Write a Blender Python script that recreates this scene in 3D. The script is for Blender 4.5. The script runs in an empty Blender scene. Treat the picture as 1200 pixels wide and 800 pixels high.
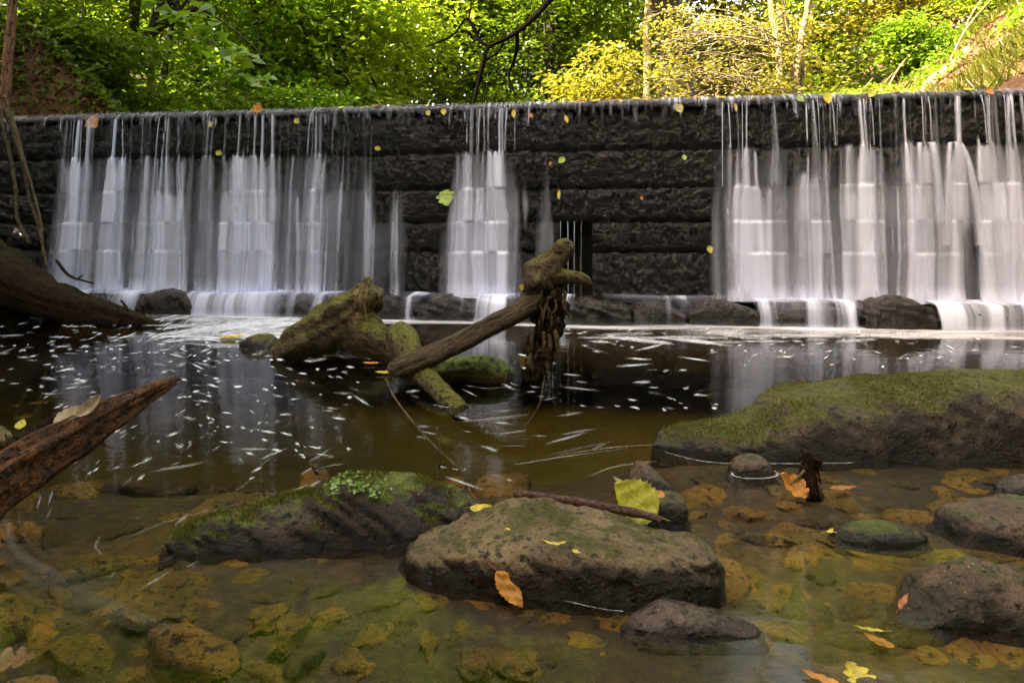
import bpy, math, random
import numpy as np
from mathutils import Vector, Matrix

R = math.radians
sc = bpy.context.scene
COL = sc.collection

# ------------------------------------------------------------------ camera, sky, sun, exposure
CAM_H, FPX, HOR = 0.85, 800.0, 275.0          # eye height (m), focal length and horizon row in 1200x800 photo pixels
cam_d = bpy.data.cameras.new("camera")
cam = bpy.data.objects.new("camera", cam_d)
COL.objects.link(cam)
cam.location = (0, 0, CAM_H)
cam.rotation_euler = (R(90), 0, 0)
cam_d.sensor_width = 36.0
cam_d.lens = 36.0 * FPX / 1200.0
cam_d.shift_y = -(400.0 - HOR) / 1200.0
cam_d.clip_start = 0.05
cam_d.clip_end = 2000
sc.camera = cam

SUN_DIR = Vector((-0.62, -0.30, 0.72)).normalized()      # towards the sun
SUN_EL = math.asin(SUN_DIR.z)
SUN_AZ = math.atan2(SUN_DIR.x, SUN_DIR.y)
world = bpy.data.worlds.new("World")
sc.world = world
world.use_nodes = True
wn = world.node_tree
bg = wn.nodes["Background"]
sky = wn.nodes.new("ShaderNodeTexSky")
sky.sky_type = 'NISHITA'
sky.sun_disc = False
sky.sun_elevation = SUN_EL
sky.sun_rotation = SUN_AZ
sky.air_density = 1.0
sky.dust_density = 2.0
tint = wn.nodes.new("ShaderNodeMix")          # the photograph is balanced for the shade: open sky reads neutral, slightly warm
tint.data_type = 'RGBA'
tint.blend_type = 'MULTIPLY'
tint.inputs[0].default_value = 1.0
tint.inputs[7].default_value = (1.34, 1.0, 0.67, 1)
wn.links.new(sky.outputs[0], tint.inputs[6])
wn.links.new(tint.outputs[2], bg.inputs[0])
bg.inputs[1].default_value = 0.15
sun_d = bpy.data.lights.new("sun", 'SUN')
sun_d.energy = 4.2
sun_d.angle = R(0.5)
sun_d.color = (1.0, 0.90, 0.70)
sun = bpy.data.objects.new("sun", sun_d)
COL.objects.link(sun)
sun.rotation_euler = SUN_DIR.to_track_quat('Z', 'Y').to_euler()

sc.view_settings.view_transform = 'Standard'
sc.view_settings.look = 'None'
sc.view_settings.gamma = 1.0
sc.view_settings.exposure = 3.5
sc.render.engine = 'CYCLES'
cy = sc.cycles
cy.use_denoising = True
cy.max_bounces = 8
cy.transparent_max_bounces = 24
cy.transmission_bounces = 4
cy.volume_bounces = 0
cy.sample_clamp_indirect = 6.0
cy.caustics_reflective = False
cy.caustics_refractive = False

# ------------------------------------------------------------------ noise and geometry helpers
rng = np.random.default_rng(7)
random.seed(7)


def _hash(ix, iy, iz, seed):
    h = (ix.astype(np.uint32) * np.uint32(374761393) + iy.astype(np.uint32) * np.uint32(668265263)
         + iz.astype(np.uint32) * np.uint32(2147483647) + np.uint32((seed * 974711) & 0xffffffff))
    h = (h ^ (h >> np.uint32(13))) * np.uint32(1274126177)
    h = h ^ (h >> np.uint32(16))
    return (h & np.uint32(0xffff)).astype(np.float64) / 65535.0


def vnoise(p, seed=0):
    """value noise in 0..1 at the points p (N,3)"""
    p = np.asarray(p, float)
    f = np.floor(p)
    i = f.astype(np.int64)
    t = p - f
    t = t * t * t * (t * (t * 6 - 15) + 10)
    out = 0
    for dx in (0, 1):
        wx = t[:, 0] if dx else 1 - t[:, 0]
        for dy in (0, 1):
            wy = t[:, 1] if dy else 1 - t[:, 1]
            for dz in (0, 1):
                wz = t[:, 2] if dz else 1 - t[:, 2]
                out = out + wx * wy * wz * _hash(i[:, 0] + dx, i[:, 1] + dy, i[:, 2] + dz, seed)
    return out


def fbm(p, seed=0, octv=4, gain=0.5):
    p = np.asarray(p, float)
    a, s, tot = 1.0, 0, 0
    for k in range(octv):
        s = s + a * (vnoise(p * (2.03 ** k) + 17.3 * k, seed + k) - 0.5)
        tot += a
        a *= gain
    return s / tot * 2.0            # about -1..1


def ss(a, b, x):
    t = np.clip((x - a) / (b - a), 0, 1)
    return t * t * (3 - 2 * t)


def W(px, py, Y):
    """a point Y metres ahead of the lens seen at photo pixel px, py"""
    return np.array([(px - 600.0) / FPX * Y, Y, CAM_H + (HOR - py) / FPX * Y])


def G(px, py, z=0.0):
    """the point at height z seen at photo pixel px, py"""
    return W(px, py, (CAM_H - z) * FPX / (py - HOR))


def link(o, parent=None):
    COL.objects.link(o)
    if parent is not None:
        o.parent = parent
    return o


def mesh_np(name, V, F, mat, parent=None, smooth=True, loc=None, attrs=None, mats=None, fmat=None):
    """one mesh object from an (N,3) array and a list of face arrays (tris and quads)"""
    V = np.asarray(V, float)
    if loc is None:
        loc = np.zeros(3)
    loc = np.asarray(loc, float)
    if parent is not None:
        off = np.array(parent.get('_loc', (0, 0, 0)), float)
        local = V - off
    else:
        local = V - loc
    faces = F if isinstance(F, list) else [F]
    faces = [np.asarray(f, np.int32) for f in faces if len(f)]
    me = bpy.data.meshes.new(name)
    nl = sum(f.size for f in faces)
    nf = sum(len(f) for f in faces)
    me.vertices.add(len(V))
    me.loops.add(nl)
    me.polygons.add(nf)
    me.vertices.foreach_set("co", local.astype(np.float32).ravel())
    me.loops.foreach_set("vertex_index", np.concatenate([f.ravel() for f in faces]))
    tot = np.concatenate([np.full(len(f), f.shape[1], np.int32) for f in faces])
    st = np.concatenate([[0], np.cumsum(tot)[:-1]]).astype(np.int32)
    me.polygons.foreach_set("loop_start", st)
    me.polygons.foreach_set("loop_total", tot)
    me.polygons.foreach_set("use_smooth", np.full(nf, bool(smooth)))
    if mats:
        for m in mats:
            me.materials.append(m)
        me.polygons.foreach_set("material_index", np.asarray(fmat, np.int32))
    else:
        me.materials.append(mat)
    if attrs:
        for k, a in attrs.items():
            at = me.attributes.new(k, 'FLOAT', 'POINT')
            at.data.foreach_set("value", np.asarray(a, np.float32))
    me.update(calc_edges=True)
    o = bpy.data.objects.new(name, me)
    link(o, parent)
    if parent is None:
        o.location = loc
        o['_loc'] = [float(v) for v in loc]
    return o


def empty(name, loc):
    o = bpy.data.objects.new(name, None)
    o.empty_display_size = 0.1
    o.location = [float(v) for v in loc]
    o['_loc'] = [float(v) for v in loc]
    return link(o)


def tag(o, label=None, cat=None, group=None, kind=None):
    if label: o['label'] = label
    if cat: o['category'] = cat
    if group: o['group'] = group
    if kind: o['kind'] = kind
    return o


def normals(V, F):
    """vertex normals of a quad/tri array"""
    n = np.zeros_like(V)
    for f in (F if isinstance(F, list) else [F]):
        f = np.asarray(f)
        if not len(f): continue
        c = np.cross(V[f[:, 2]] - V[f[:, 0]], V[f[:, -1]] - V[f[:, 1]]) if f.shape[1] == 4 else np.cross(V[f[:, 1]] - V[f[:, 0]], V[f[:, 2]] - V[f[:, 0]])
        for k in range(f.shape[1]):
            np.add.at(n, f[:, k], c)
    return n / np.maximum(np.linalg.norm(n, axis=1, keepdims=True), 1e-9)


def grid_faces(nu, nv, wrap_v=False):
    i = np.arange(nu - 1)[:, None]
    j = np.arange(nv if wrap_v else nv - 1)[None, :]
    j2 = (j + 1) % nv
    a = i * nv + j
    b = (i + 1) * nv + j
    c = (i + 1) * nv + j2
    d = i * nv + j2
    return np.stack([x.ravel() for x in np.broadcast_arrays(a, b, c, d)], 1)


def spline(pts, n):
    """Catmull-Rom through the rows of pts, n samples"""
    P = np.asarray(pts, float)
    P = np.vstack([2 * P[0] - P[1], P, 2 * P[-1] - P[-2]])
    m = len(P) - 3
    t = np.linspace(0, m - 1e-6, n)
    k = t.astype(int)
    f = (t - k)[:, None]
    p0, p1, p2, p3 = P[k], P[k + 1], P[k + 2], P[k + 3]
    return 0.5 * (2 * p1 + (p2 - p0) * f + (2 * p0 - 5 * p1 + 4 * p2 - p3) * f ** 2 + (3 * p1 - p0 - 3 * p2 + p3) * f ** 3)


def tube(pts, sides=12, seg=24, noise=0.0, seed=0, nscale=6.0, flute=0.0, jag=0.0):
    """a tapering bent tube; each row of pts is x,y,z,radius. Ends are capped, jag > 0 makes the far end splintered."""
    S = spline(pts, seg)
    C, r = S[:, :3], np.maximum(S[:, 3], 1e-4)
    T = np.gradient(C, axis=0)
    T /= np.maximum(np.linalg.norm(T, axis=1, keepdims=True), 1e-9)
    up = np.array([0, 0, 1.0]) if abs(T[0][2]) < 0.9 else np.array([0, 1.0, 0])
    N = np.zeros_like(C)
    n = up - T[0] * up.dot(T[0])
    for i in range(seg):
        n = n - T[i] * n.dot(T[i])
        n /= np.linalg.norm(n)
        N[i] = n
    B = np.cross(T, N)
    a = np.linspace(0, 2 * math.pi, sides, endpoint=False)
    D = N[:, None, :] * np.cos(a)[None, :, None] + B[:, None, :] * np.sin(a)[None, :, None]
    rr = np.repeat(r[:, None], sides, 1)
    P = C[:, None, :] + D * rr[:, :, None]
    if noise:
        f = fbm(P.reshape(-1, 3) * nscale, seed, 4).reshape(seg, sides)
        rr = rr * (1 + 1.7 * noise * f)
        if flute:
            along = np.linspace(0, 1, seg)[:, None]
            q = np.stack([np.cos(a)[None, :] * 2.2 + 0 * along, np.sin(a)[None, :] * 2.2 + 0 * along, along * 1.5 + 0 * a[None, :]], -1)
            rr = rr * (1 + flute * fbm(q.reshape(-1, 3), seed + 5, 3).reshape(seg, sides))
        P = C[:, None, :] + D * rr[:, :, None]
    if jag:
        j = (vnoise(np.stack([np.cos(a) * 3, np.sin(a) * 3, 0 * a + seed], 1), seed) - 0.3) * jag
        P[-1] += T[-1][None, :] * j[:, None]
    V = P.reshape(-1, 3)
    F = grid_faces(seg, sides, True)
    c0 = len(V)
    V = np.vstack([V, C[0] - T[0] * r[0] * 0.15, C[-1] + T[-1] * (r[-1] * 0.35 if not jag else -jag * 0.5)])
    s = np.arange(sides)
    s2 = (s + 1) % sides
    t0 = np.stack([np.full(sides, c0), s, s2], 1)
    b = (seg - 1) * sides
    t1 = np.stack([np.full(sides, c0 + 1), b + s2, b + s], 1)
    return V, [F, np.vstack([t0, t1])]


def join(parts):
    Vs, Q, Tn, off = [], [], [], 0
    for V, F in parts:
        for f in (F if isinstance(F, list) else [F]):
            f = np.asarray(f)
            if not len(f): continue
            (Q if f.shape[1] == 4 else Tn).append(f + off)
        Vs.append(V)
        off += len(V)
    out = []
    if Q: out.append(np.vstack(Q))
    if Tn: out.append(np.vstack(Tn))
    return np.vstack(Vs), out


# ------------------------------------------------------------------ materials
class NT:
    def __init__(self, name):
        self.m = bpy.data.materials.new(name)
        self.m.use_nodes = True
        self.t = self.m.node_tree
        self.t.nodes.clear()
        self.out = self.n('OutputMaterial')

    def n(self, kind, **kw):
        nd = self.t.nodes.new('ShaderNode' + kind)
        for k, v in kw.items():
            if k in nd.inputs: nd.inputs[k].default_value = v
            else: setattr(nd, k, v)
        return nd

    def l(self, a, b):
        self.t.links.new(a, b)

    def pos(self, scale=(1, 1, 1)):
        g = self.n('NewGeometry')
        mp = self.n('Mapping')
        mp.inputs['Scale'].default_value = scale
        self.l(g.outputs['Position'], mp.inputs['Vector'])
        return mp.outputs[0]

    def noise(self, vec, scale, detail=4, rough=0.6, dist=0.0):
        nd = self.n('TexNoise')
        nd.inputs['Scale'].default_value = scale
        nd.inputs['Detail'].default_value = detail
        nd.inputs['Roughness'].default_value = rough
        nd.inputs['Distortion'].default_value = dist
        self.l(vec, nd.inputs['Vector'])
        return nd.outputs['Fac']

    def ramp(self, fac, stops):
        r = self.n('ValToRGB')
        e = r.color_ramp.elements
        while len(e) < len(stops): e.new(0.5)
        for el, (p, c) in zip(e, stops):
            el.position = p
            el.color = (c, c, c, 1) if isinstance(c, (int, float)) else (*c, 1)
        self.l(fac, r.inputs[0])
        return r.outputs[0]

    def mixc(self, fac, a, b):
        m = self.n('Mix', data_type='RGBA')
        for sock, v in ((m.inputs[0], fac), (m.inputs[6], a), (m.inputs[7], b)):
            if isinstance(v, (int, float)): sock.default_value = v
            elif isinstance(v, tuple): sock.default_value = (*v, 1)
            else: self.l(v, sock)
        return m.outputs[2]

    def math(self, op, a, b=0.0, c=None, clamp=False):
        m = self.n('Math', operation=op, use_clamp=clamp)
        for i, v in enumerate((a, b) if c is None else (a, b, c)):
            if isinstance(v, (int, float)): m.inputs[i].default_value = v
            else: self.l(v, m.inputs[i])
        return m.outputs[0]

    def bump(self, h, strength, dist, normal=None):
        b = self.n('Bump')
        b.inputs['Strength'].default_value = strength
        b.inputs['Distance'].default_value = dist
        self.l(h, b.inputs['Height'])
        if normal is not None: self.l(normal, b.inputs['Normal'])
        return b.outputs[0]

    def attr(self, name):
        return self.n('Attribute', attribute_name=name).outputs['Fac']

    def principled(self, **kw):
        p = self.n('BsdfPrincipled')
        for k, v in kw.items():
            s = p.inputs[k.replace('_', ' ')]
            if isinstance(v, (int, float)): s.default_value = v
            elif isinstance(v, tuple): s.default_value = (*v, 1)
            else: self.l(v, s)
        return p

    def done(self, shader):
        self.l(shader, self.out.inputs['Surface'])
        return self.m


def rock_mat(name, c0, c1, moss=(0.05, 0.075, 0.008), moss_lo=0.75, moss_amt=1.0, rough=0.55, scale=6.0, bump=0.6, specks=True, wet=0.03, fine=90.0, algae=0.95):
    t = NT(name)
    v = t.pos()
    big = t.noise(v, scale, 6, 0.65)
    fin = t.noise(v, fine, 5, 0.7)
    col = t.ramp(t.math('ADD', t.math('MULTIPLY', big, 0.6), t.math('MULTIPLY', fin, 0.4)), [(0.36, c0), (0.64, c1)])
    pits = t.ramp(t.noise(v, fine * 0.45, 3, 0.6), [(0.36, 0.0), (0.44, 1.0)])
    col = t.mixc(pits, tuple(x * 0.35 for x in c0), col)
    g = t.n('NewGeometry')
    sx = t.n('SeparateXYZ'); t.l(g.outputs['Normal'], sx.inputs[0])
    px = t.n('SeparateXYZ'); t.l(g.outputs['Position'], px.inputs[0])
    mn = t.noise(v, 9.0, 5, 0.7)
    mm = t.math('ADD', sx.outputs[2], t.math('MULTIPLY', t.math('SUBTRACT', mn, 0.5), 1.3))
    mask = t.math('MULTIPLY', t.ramp(mm, [(max(0.0, min(0.97, moss_lo - 0.12)), 0.0), (min(1.0, moss_lo + 0.18), 1.0)]), moss_amt)
    mcol = t.ramp(t.noise(v, 45.0, 4, 0.7), [(0.3, tuple(x * 0.35 for x in moss)), (0.55, moss), (0.8, (moss[0] * 1.9, moss[1] * 1.6, moss[2]))])
    col = t.mixc(mask, col, mcol)
    if specks:
        vo = t.n('TexVoronoi'); vo.inputs['Scale'].default_value = 75.0
        t.l(v, vo.inputs['Vector'])
        sp = t.math('LESS_THAN', vo.outputs['Distance'], 0.10)
        sel = t.n('SeparateColor'); t.l(vo.outputs['Color'], sel.inputs[0])
        sp = t.math('MULTIPLY', sp, t.math('GREATER_THAN', sel.outputs[0], 0.86))
        col = t.mixc(sp, col, (0.55, 0.5, 0.4))
    # tops dry and pale; steep sides darkened, partly wet, partly shade painted in
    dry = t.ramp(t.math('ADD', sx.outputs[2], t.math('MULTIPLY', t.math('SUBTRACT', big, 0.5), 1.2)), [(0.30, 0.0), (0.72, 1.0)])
    wet_shade = t.mixc(0.84 if algae else 0.45, col, (0.006, 0.004, 0.003))
    col = t.mixc(dry, wet_shade, t.mixc(mask, t.mixc(1.0, col, col), col))
    # a damp band where the stone meets the water
    damp = t.math('MULTIPLY', 1.0 if algae else 0.0, t.ramp(t.math('ADD', t.math('DIVIDE', px.outputs[2], max(wet, 1e-3) * 2), t.math('MULTIPLY', t.math('SUBTRACT', big, 0.5), 0.9)), [(0.2, 1.0), (0.75, 0.0)]))
    col = t.mixc(damp, col, t.mixc(0.6, col, (0.008, 0.006, 0.005)))
    alg = t.ramp(t.math('ADD', px.outputs[2], 0.5), [(0.46, 1.0), (0.5, 0.0)])      # brown algae on the part that is always under water
    col = t.mixc(t.math('MULTIPLY', alg, algae), col, t.mixc(fin, (0.015, 0.009, 0.003), (0.075, 0.043, 0.011)))
    rg = t.math('SUBTRACT', t.math('ADD', t.math('ADD', rough * 0.6, t.math('MULTIPLY', dry, rough * 0.4)), t.math('MULTIPLY', mask, 0.3)), t.math('MULTIPLY', damp, rough * 0.35))
    nb = t.bump(big, bump, 0.05)
    nb = t.bump(fin, bump, 0.013, nb)
    nb = t.bump(pits, bump * 0.8, 0.006, nb)
    return t.done(t.principled(Base_Color=col, Roughness=rg, Normal=nb, Specular_IOR_Level=0.38).outputs[0])


M = {}
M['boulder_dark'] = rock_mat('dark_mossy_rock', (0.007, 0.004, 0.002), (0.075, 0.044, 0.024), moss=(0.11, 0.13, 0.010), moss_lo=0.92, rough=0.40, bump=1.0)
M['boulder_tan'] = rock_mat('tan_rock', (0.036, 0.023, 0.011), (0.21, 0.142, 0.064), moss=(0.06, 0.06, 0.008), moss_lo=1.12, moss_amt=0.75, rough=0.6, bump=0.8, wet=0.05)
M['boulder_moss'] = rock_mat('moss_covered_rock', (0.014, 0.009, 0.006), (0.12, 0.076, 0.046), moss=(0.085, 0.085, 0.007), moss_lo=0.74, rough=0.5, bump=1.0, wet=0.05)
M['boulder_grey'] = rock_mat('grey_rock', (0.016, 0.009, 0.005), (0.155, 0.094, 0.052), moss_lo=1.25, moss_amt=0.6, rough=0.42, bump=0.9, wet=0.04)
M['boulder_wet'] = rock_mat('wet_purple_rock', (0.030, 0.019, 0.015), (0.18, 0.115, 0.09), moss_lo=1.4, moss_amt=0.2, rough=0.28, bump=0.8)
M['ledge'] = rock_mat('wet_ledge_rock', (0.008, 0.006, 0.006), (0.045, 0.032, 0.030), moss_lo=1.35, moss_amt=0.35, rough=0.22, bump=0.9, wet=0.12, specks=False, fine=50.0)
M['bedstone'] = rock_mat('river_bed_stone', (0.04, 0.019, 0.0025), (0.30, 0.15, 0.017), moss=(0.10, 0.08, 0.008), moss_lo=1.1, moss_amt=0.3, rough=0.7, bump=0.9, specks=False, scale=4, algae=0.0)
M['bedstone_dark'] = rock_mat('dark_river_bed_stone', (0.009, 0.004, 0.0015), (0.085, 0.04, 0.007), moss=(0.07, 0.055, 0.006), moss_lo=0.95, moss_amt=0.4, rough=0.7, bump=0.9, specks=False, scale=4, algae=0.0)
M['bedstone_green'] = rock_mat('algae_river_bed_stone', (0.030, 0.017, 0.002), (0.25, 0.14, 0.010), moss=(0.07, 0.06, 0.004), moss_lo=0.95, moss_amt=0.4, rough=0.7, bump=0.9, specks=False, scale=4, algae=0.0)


def wall_mat():
    t = NT('wet_black_stone')
    v = t.pos()
    big = t.noise(v, 3.0, 5, 0.6)
    mid = t.noise(v, 28.0, 6, 0.75)
    fin = t.noise(v, 75.0, 4, 0.7)
    col = t.ramp(t.math('ADD', t.math('MULTIPLY', big, 0.4), t.math('MULTIPLY', mid, 0.6)), [(0.38, (0.005, 0.004, 0.004)), (0.52, (0.010, 0.008, 0.007)), (0.70, (0.060, 0.043, 0.034))])
    grn = t.ramp(t.noise(v, 5.0, 4, 0.7), [(0.58, 0.0), (0.75, 0.6)])
    col = t.mixc(grn, col, (0.03, 0.03, 0.008))
    nb = t.bump(mid, 1.0, 0.14)
    nb = t.bump(fin, 1.0, 0.07, nb)
    return t.done(t.principled(Base_Color=col, Roughness=0.10, Normal=nb, Specular_IOR_Level=1.0).outputs[0])


M['wall'] = wall_mat()


def bark_mat(name, c0, c1, moss=None, moss_lo=0.6, moss_amt=0.9, rough=0.75, stretch=(14, 14, 14), bump=0.7, tilt=0, spec=0.35):
    t = NT(name)
    v = t.pos()
    rot = t.n('Mapping'); rot.inputs['Rotation'].default_value = (0, R(-tilt), 0)
    t.l(v, rot.inputs['Vector'])
    sc_ = t.n('Mapping'); sc_.inputs['Scale'].default_value = tuple(stretch)
    t.l(rot.outputs[0], sc_.inputs['Vector'])
    vs = sc_.outputs[0]
    a = t.noise(vs, 1.0, 6, 0.7)
    fin = t.noise(v, 60.0, 5, 0.7)
    col = t.ramp(t.math('ADD', t.math('MULTIPLY', a, 0.65), t.math('MULTIPLY', fin, 0.35)), [(0.35, c0), (0.66, c1)])
    if moss:
        g = t.n('NewGeometry')
        sx = t.n('SeparateXYZ'); t.l(g.outputs['Normal'], sx.inputs[0])
        mm = t.math('ADD', sx.outputs[2], t.math('MULTIPLY', t.math('SUBTRACT', t.noise(v, 8.0, 5, 0.7), 0.5), 1.5))
        mask = t.math('MULTIPLY', t.ramp(mm, [(max(0, moss_lo - 0.2), 0.0), (min(1.0, moss_lo + 0.25), 1.0)]), moss_amt)
        mc = t.ramp(fin, [(0.3, tuple(x * 0.4 for x in moss)), (0.6, moss)])
        col = t.mixc(mask, col, mc)
    crk = t.ramp(t.noise(vs, 2.2, 3, 0.55, 0.4), [(0.40, 0.0), (0.47, 1.0)])
    col = t.mixc(crk, t.mixc(0.75, col, (0.004, 0.003, 0.002)), col)
    nb = t.bump(a, bump, 0.05)
    nb = t.bump(fin, bump, 0.016, nb)
    nb = t.bump(crk, bump, 0.012, nb)
    return t.done(t.principled(Base_Color=col, Roughness=rough, Normal=nb, Specular_IOR_Level=spec).outputs[0])


M['driftwood'] = bark_mat('mossy_driftwood', (0.018, 0.011, 0.004), (0.19, 0.125, 0.055), moss=(0.19, 0.18, 0.014), moss_lo=0.52, bump=1.0, stretch=(9, 22, 22), tilt=20)
M['pole_wood'] = bark_mat('weathered_pole', (0.015, 0.009, 0.004), (0.22, 0.145, 0.07), moss=(0.11, 0.10, 0.01), moss_lo=1.05, stretch=(7, 45, 45), bump=1.0, tilt=-27)
M['log_moss'] = bark_mat('moss_over_log', (0.03, 0.018, 0.01), (0.10, 0.06, 0.03), moss=(0.12, 0.17, 0.010), moss_lo=0.35, moss_amt=1.0)
M['dark_trunk'] = bark_mat('dark_rotten_trunk', (0.005, 0.003, 0.002), (0.06, 0.030, 0.013), moss=(0.05, 0.052, 0.008), moss_lo=1.0, moss_amt=0.5, rough=0.85, spec=0.12, stretch=(7, 20, 20), tilt=30, bump=1.0)
M['red_branch'] = bark_mat('red_brown_wood', (0.012, 0.005, 0.002), (0.34, 0.13, 0.040), stretch=(6, 40, 40), rough=0.6, bump=1.0, tilt=-33)
M['pale_wood'] = bark_mat('pale_split_wood', (0.10, 0.07, 0.03), (0.34, 0.25, 0.12), rough=0.7, moss=(0.12, 0.12, 0.01), moss_lo=0.95, stretch=(30, 30, 8))
M['stick'] = bark_mat('stick_bark', (0.06, 0.028, 0.018), (0.22, 0.11, 0.07), rough=0.6, stretch=(40, 90, 90))
M['twig'] = bark_mat('twig_bark', (0.05, 0.03, 0.012), (0.14, 0.10, 0.04))
M['bark_shaded'] = bark_mat('shaded_limb_bark', (0.0015, 0.001, 0.001), (0.008, 0.006, 0.004), stretch=(16, 16, 5), spec=0.02, rough=1.0)  # bark blackened: the limb's shade is painted into its colour
M['bark'] = bark_mat('woodland_bark', (0.012, 0.009, 0.006), (0.07, 0.05, 0.03), moss=(0.05, 0.06, 0.01), moss_lo=0.7, stretch=(16, 16, 5))
M['bark_red'] = bark_mat('reddish_bark', (0.09, 0.04, 0.02), (0.30, 0.15, 0.07), stretch=(20, 20, 6))
M['bark_pale'] = bark_mat('pale_bark', (0.16, 0.12, 0.05), (0.40, 0.31, 0.14), stretch=(20, 20, 6))
M['bark_twig'] = bark_mat('bare_twig_bark', (0.17, 0.13, 0.06), (0.36, 0.29, 0.15))


def leaf_mat(name, c0, c1, trans=0.5, rough=0.4):
    t = NT(name)
    a = t.attr('tint')
    col = t.ramp(a, [(0.0, c0), (1.0, c1)])
    p = t.principled(Base_Color=col, Roughness=rough)
    tr = t.n('BsdfTranslucent')
    t.l(t.mixc(0.35, col, (c1[0] * 1.4, c1[1] * 1.6, c1[2] * 0.6)), tr.inputs[0])
    mx = t.n('MixShader'); mx.inputs[0].default_value = trans
    t.l(p.outputs[0], mx.inputs[1]); t.l(tr.outputs[0], mx.inputs[2])
    return t.done(mx.outputs[0])


M['leaf_deep'] = leaf_mat('deep_green_leaf', (0.06, 0.11, 0.006), (0.15, 0.21, 0.014))
M['leaf_mid'] = leaf_mat('green_leaf', (0.085, 0.165, 0.008), (0.20, 0.29, 0.018))
M['leaf_lime'] = leaf_mat('lime_green_leaf', (0.17, 0.25, 0.012), (0.32, 0.38, 0.03))
M['leaf_gold'] = leaf_mat('golden_green_leaf', (0.15, 0.145, 0.014), (0.31, 0.265, 0.035))
M['leaf_dry'] = leaf_mat('dry_brown_leaf', (0.05, 0.022, 0.008), (0.22, 0.10, 0.03), trans=0.15, rough=0.7)
M['moss'] = leaf_mat('moss_tuft', (0.024, 0.028, 0.002), (0.17, 0.16, 0.010), trans=0.25, rough=0.8)
M['grassblade'] = leaf_mat('grass_blade', (0.06, 0.08, 0.01), (0.20, 0.19, 0.03))


def litter_mat(name, c, vein, rough=0.5, trans=0.25):
    """a single fallen leaf: blotchy colour; the leaf's own 'u','v' attributes draw its veins"""
    t = NT(name)
    v = t.pos()
    u = t.attr('leaf_u'); w = t.attr('leaf_v')
    col = t.ramp(t.noise(v, 60.0, 4, 0.6), [(0.3, tuple(x * 0.6 for x in c)), (0.55, c), (0.8, tuple(min(1, x * 1.25) for x in c))])
    au = t.math('ABSOLUTE', u)
    mid = t.math('LESS_THAN', au, 0.035)
    saw = t.math('FRACT', t.math('ADD', t.math('MULTIPLY', w, 8.0), t.math('MULTIPLY', au, -3.0)))
    lat = t.math('LESS_THAN', t.math('ABSOLUTE', t.math('SUBTRACT', saw, 0.5)), 0.06)
    vn = t.math('MAXIMUM', mid, t.math('MULTIPLY', lat, 0.6))
    col = t.mixc(vn, col, vein)
    nb = t.bump(vn, 0.5, 0.003)
    p = t.principled(Base_Color=col, Roughness=rough, Normal=nb)
    tr = t.n('BsdfTranslucent'); t.l(col, tr.inputs[0])
    mx = t.n('MixShader'); mx.inputs[0].default_value = trans
    t.l(p.outputs[0], mx.inputs[1]); t.l(tr.outputs[0], mx.inputs[2])
    return t.done(mx.outputs[0])


M['lf_orange'] = litter_mat('orange_leaf', (0.62, 0.27, 0.03), (0.30, 0.10, 0.01))
M['lf_yellow'] = litter_mat('yellow_leaf', (0.70, 0.55, 0.05), (0.42, 0.30, 0.03))
M['lf_ygreen'] = litter_mat('yellow_green_leaf', (0.52, 0.48, 0.05), (0.30, 0.30, 0.03))
M['lf_green'] = litter_mat('pale_green_leaf', (0.42, 0.55, 0.10), (0.25, 0.36, 0.05))
M['lf_rust'] = litter_mat('rust_leaf', (0.42, 0.14, 0.025), (0.2, 0.06, 0.01))
M['lf_brown'] = litter_mat('brown_leaf', (0.26, 0.12, 0.035), (0.12, 0.05, 0.015))
M['lf_pale'] = litter_mat('bleached_leaf', (0.42, 0.33, 0.21), (0.28, 0.21, 0.13))


def ground_mat():
    t = NT('earth_and_silt')
    v = t.pos()
    g = t.n('NewGeometry')
    px = t.n('SeparateXYZ'); t.l(g.outputs['Position'], px.inputs[0])
    n1 = t.noise(v, 1.6, 6, 0.65)
    n2 = t.noise(v, 22.0, 5, 0.7)
    soil = t.ramp(t.math('ADD', t.math('MULTIPLY', n1, 0.5), t.math('MULTIPLY', n2, 0.5)), [(0.35, (0.025, 0.012, 0.005)), (0.5, (0.10, 0.046, 0.016)), (0.68, (0.20, 0.095, 0.036))])
    bed = t.ramp(t.math('ADD', t.math('MULTIPLY', n1, 0.5), t.math('MULTIPLY', n2, 0.5)), [(0.35, (0.007, 0.004, 0.001)), (0.5, (0.032, 0.018, 0.004)), (0.66, (0.10, 0.056, 0.011))])
    silt = t.ramp(t.math('ADD', px.outputs[2], 1.0), [(0.45, 1.0), (0.75, 0.0)])
    bed = t.mixc(silt, bed, t.ramp(n1, [(0.3, (0.10, 0.105, 0.10)), (0.7, (0.20, 0.21, 0.20))]))
    under = t.ramp(px.outputs[2], [(0.0, 1.0), (0.05, 0.0)])
    col = t.mixc(under, soil, bed)
    nb = t.bump(n1, 0.5, 0.15)
    nb = t.bump(n2, 0.8, 0.03, nb)
    return t.done(t.principled(Base_Color=col, Roughness=0.85, Normal=nb).outputs[0])


M['ground'] = ground_mat()


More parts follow.
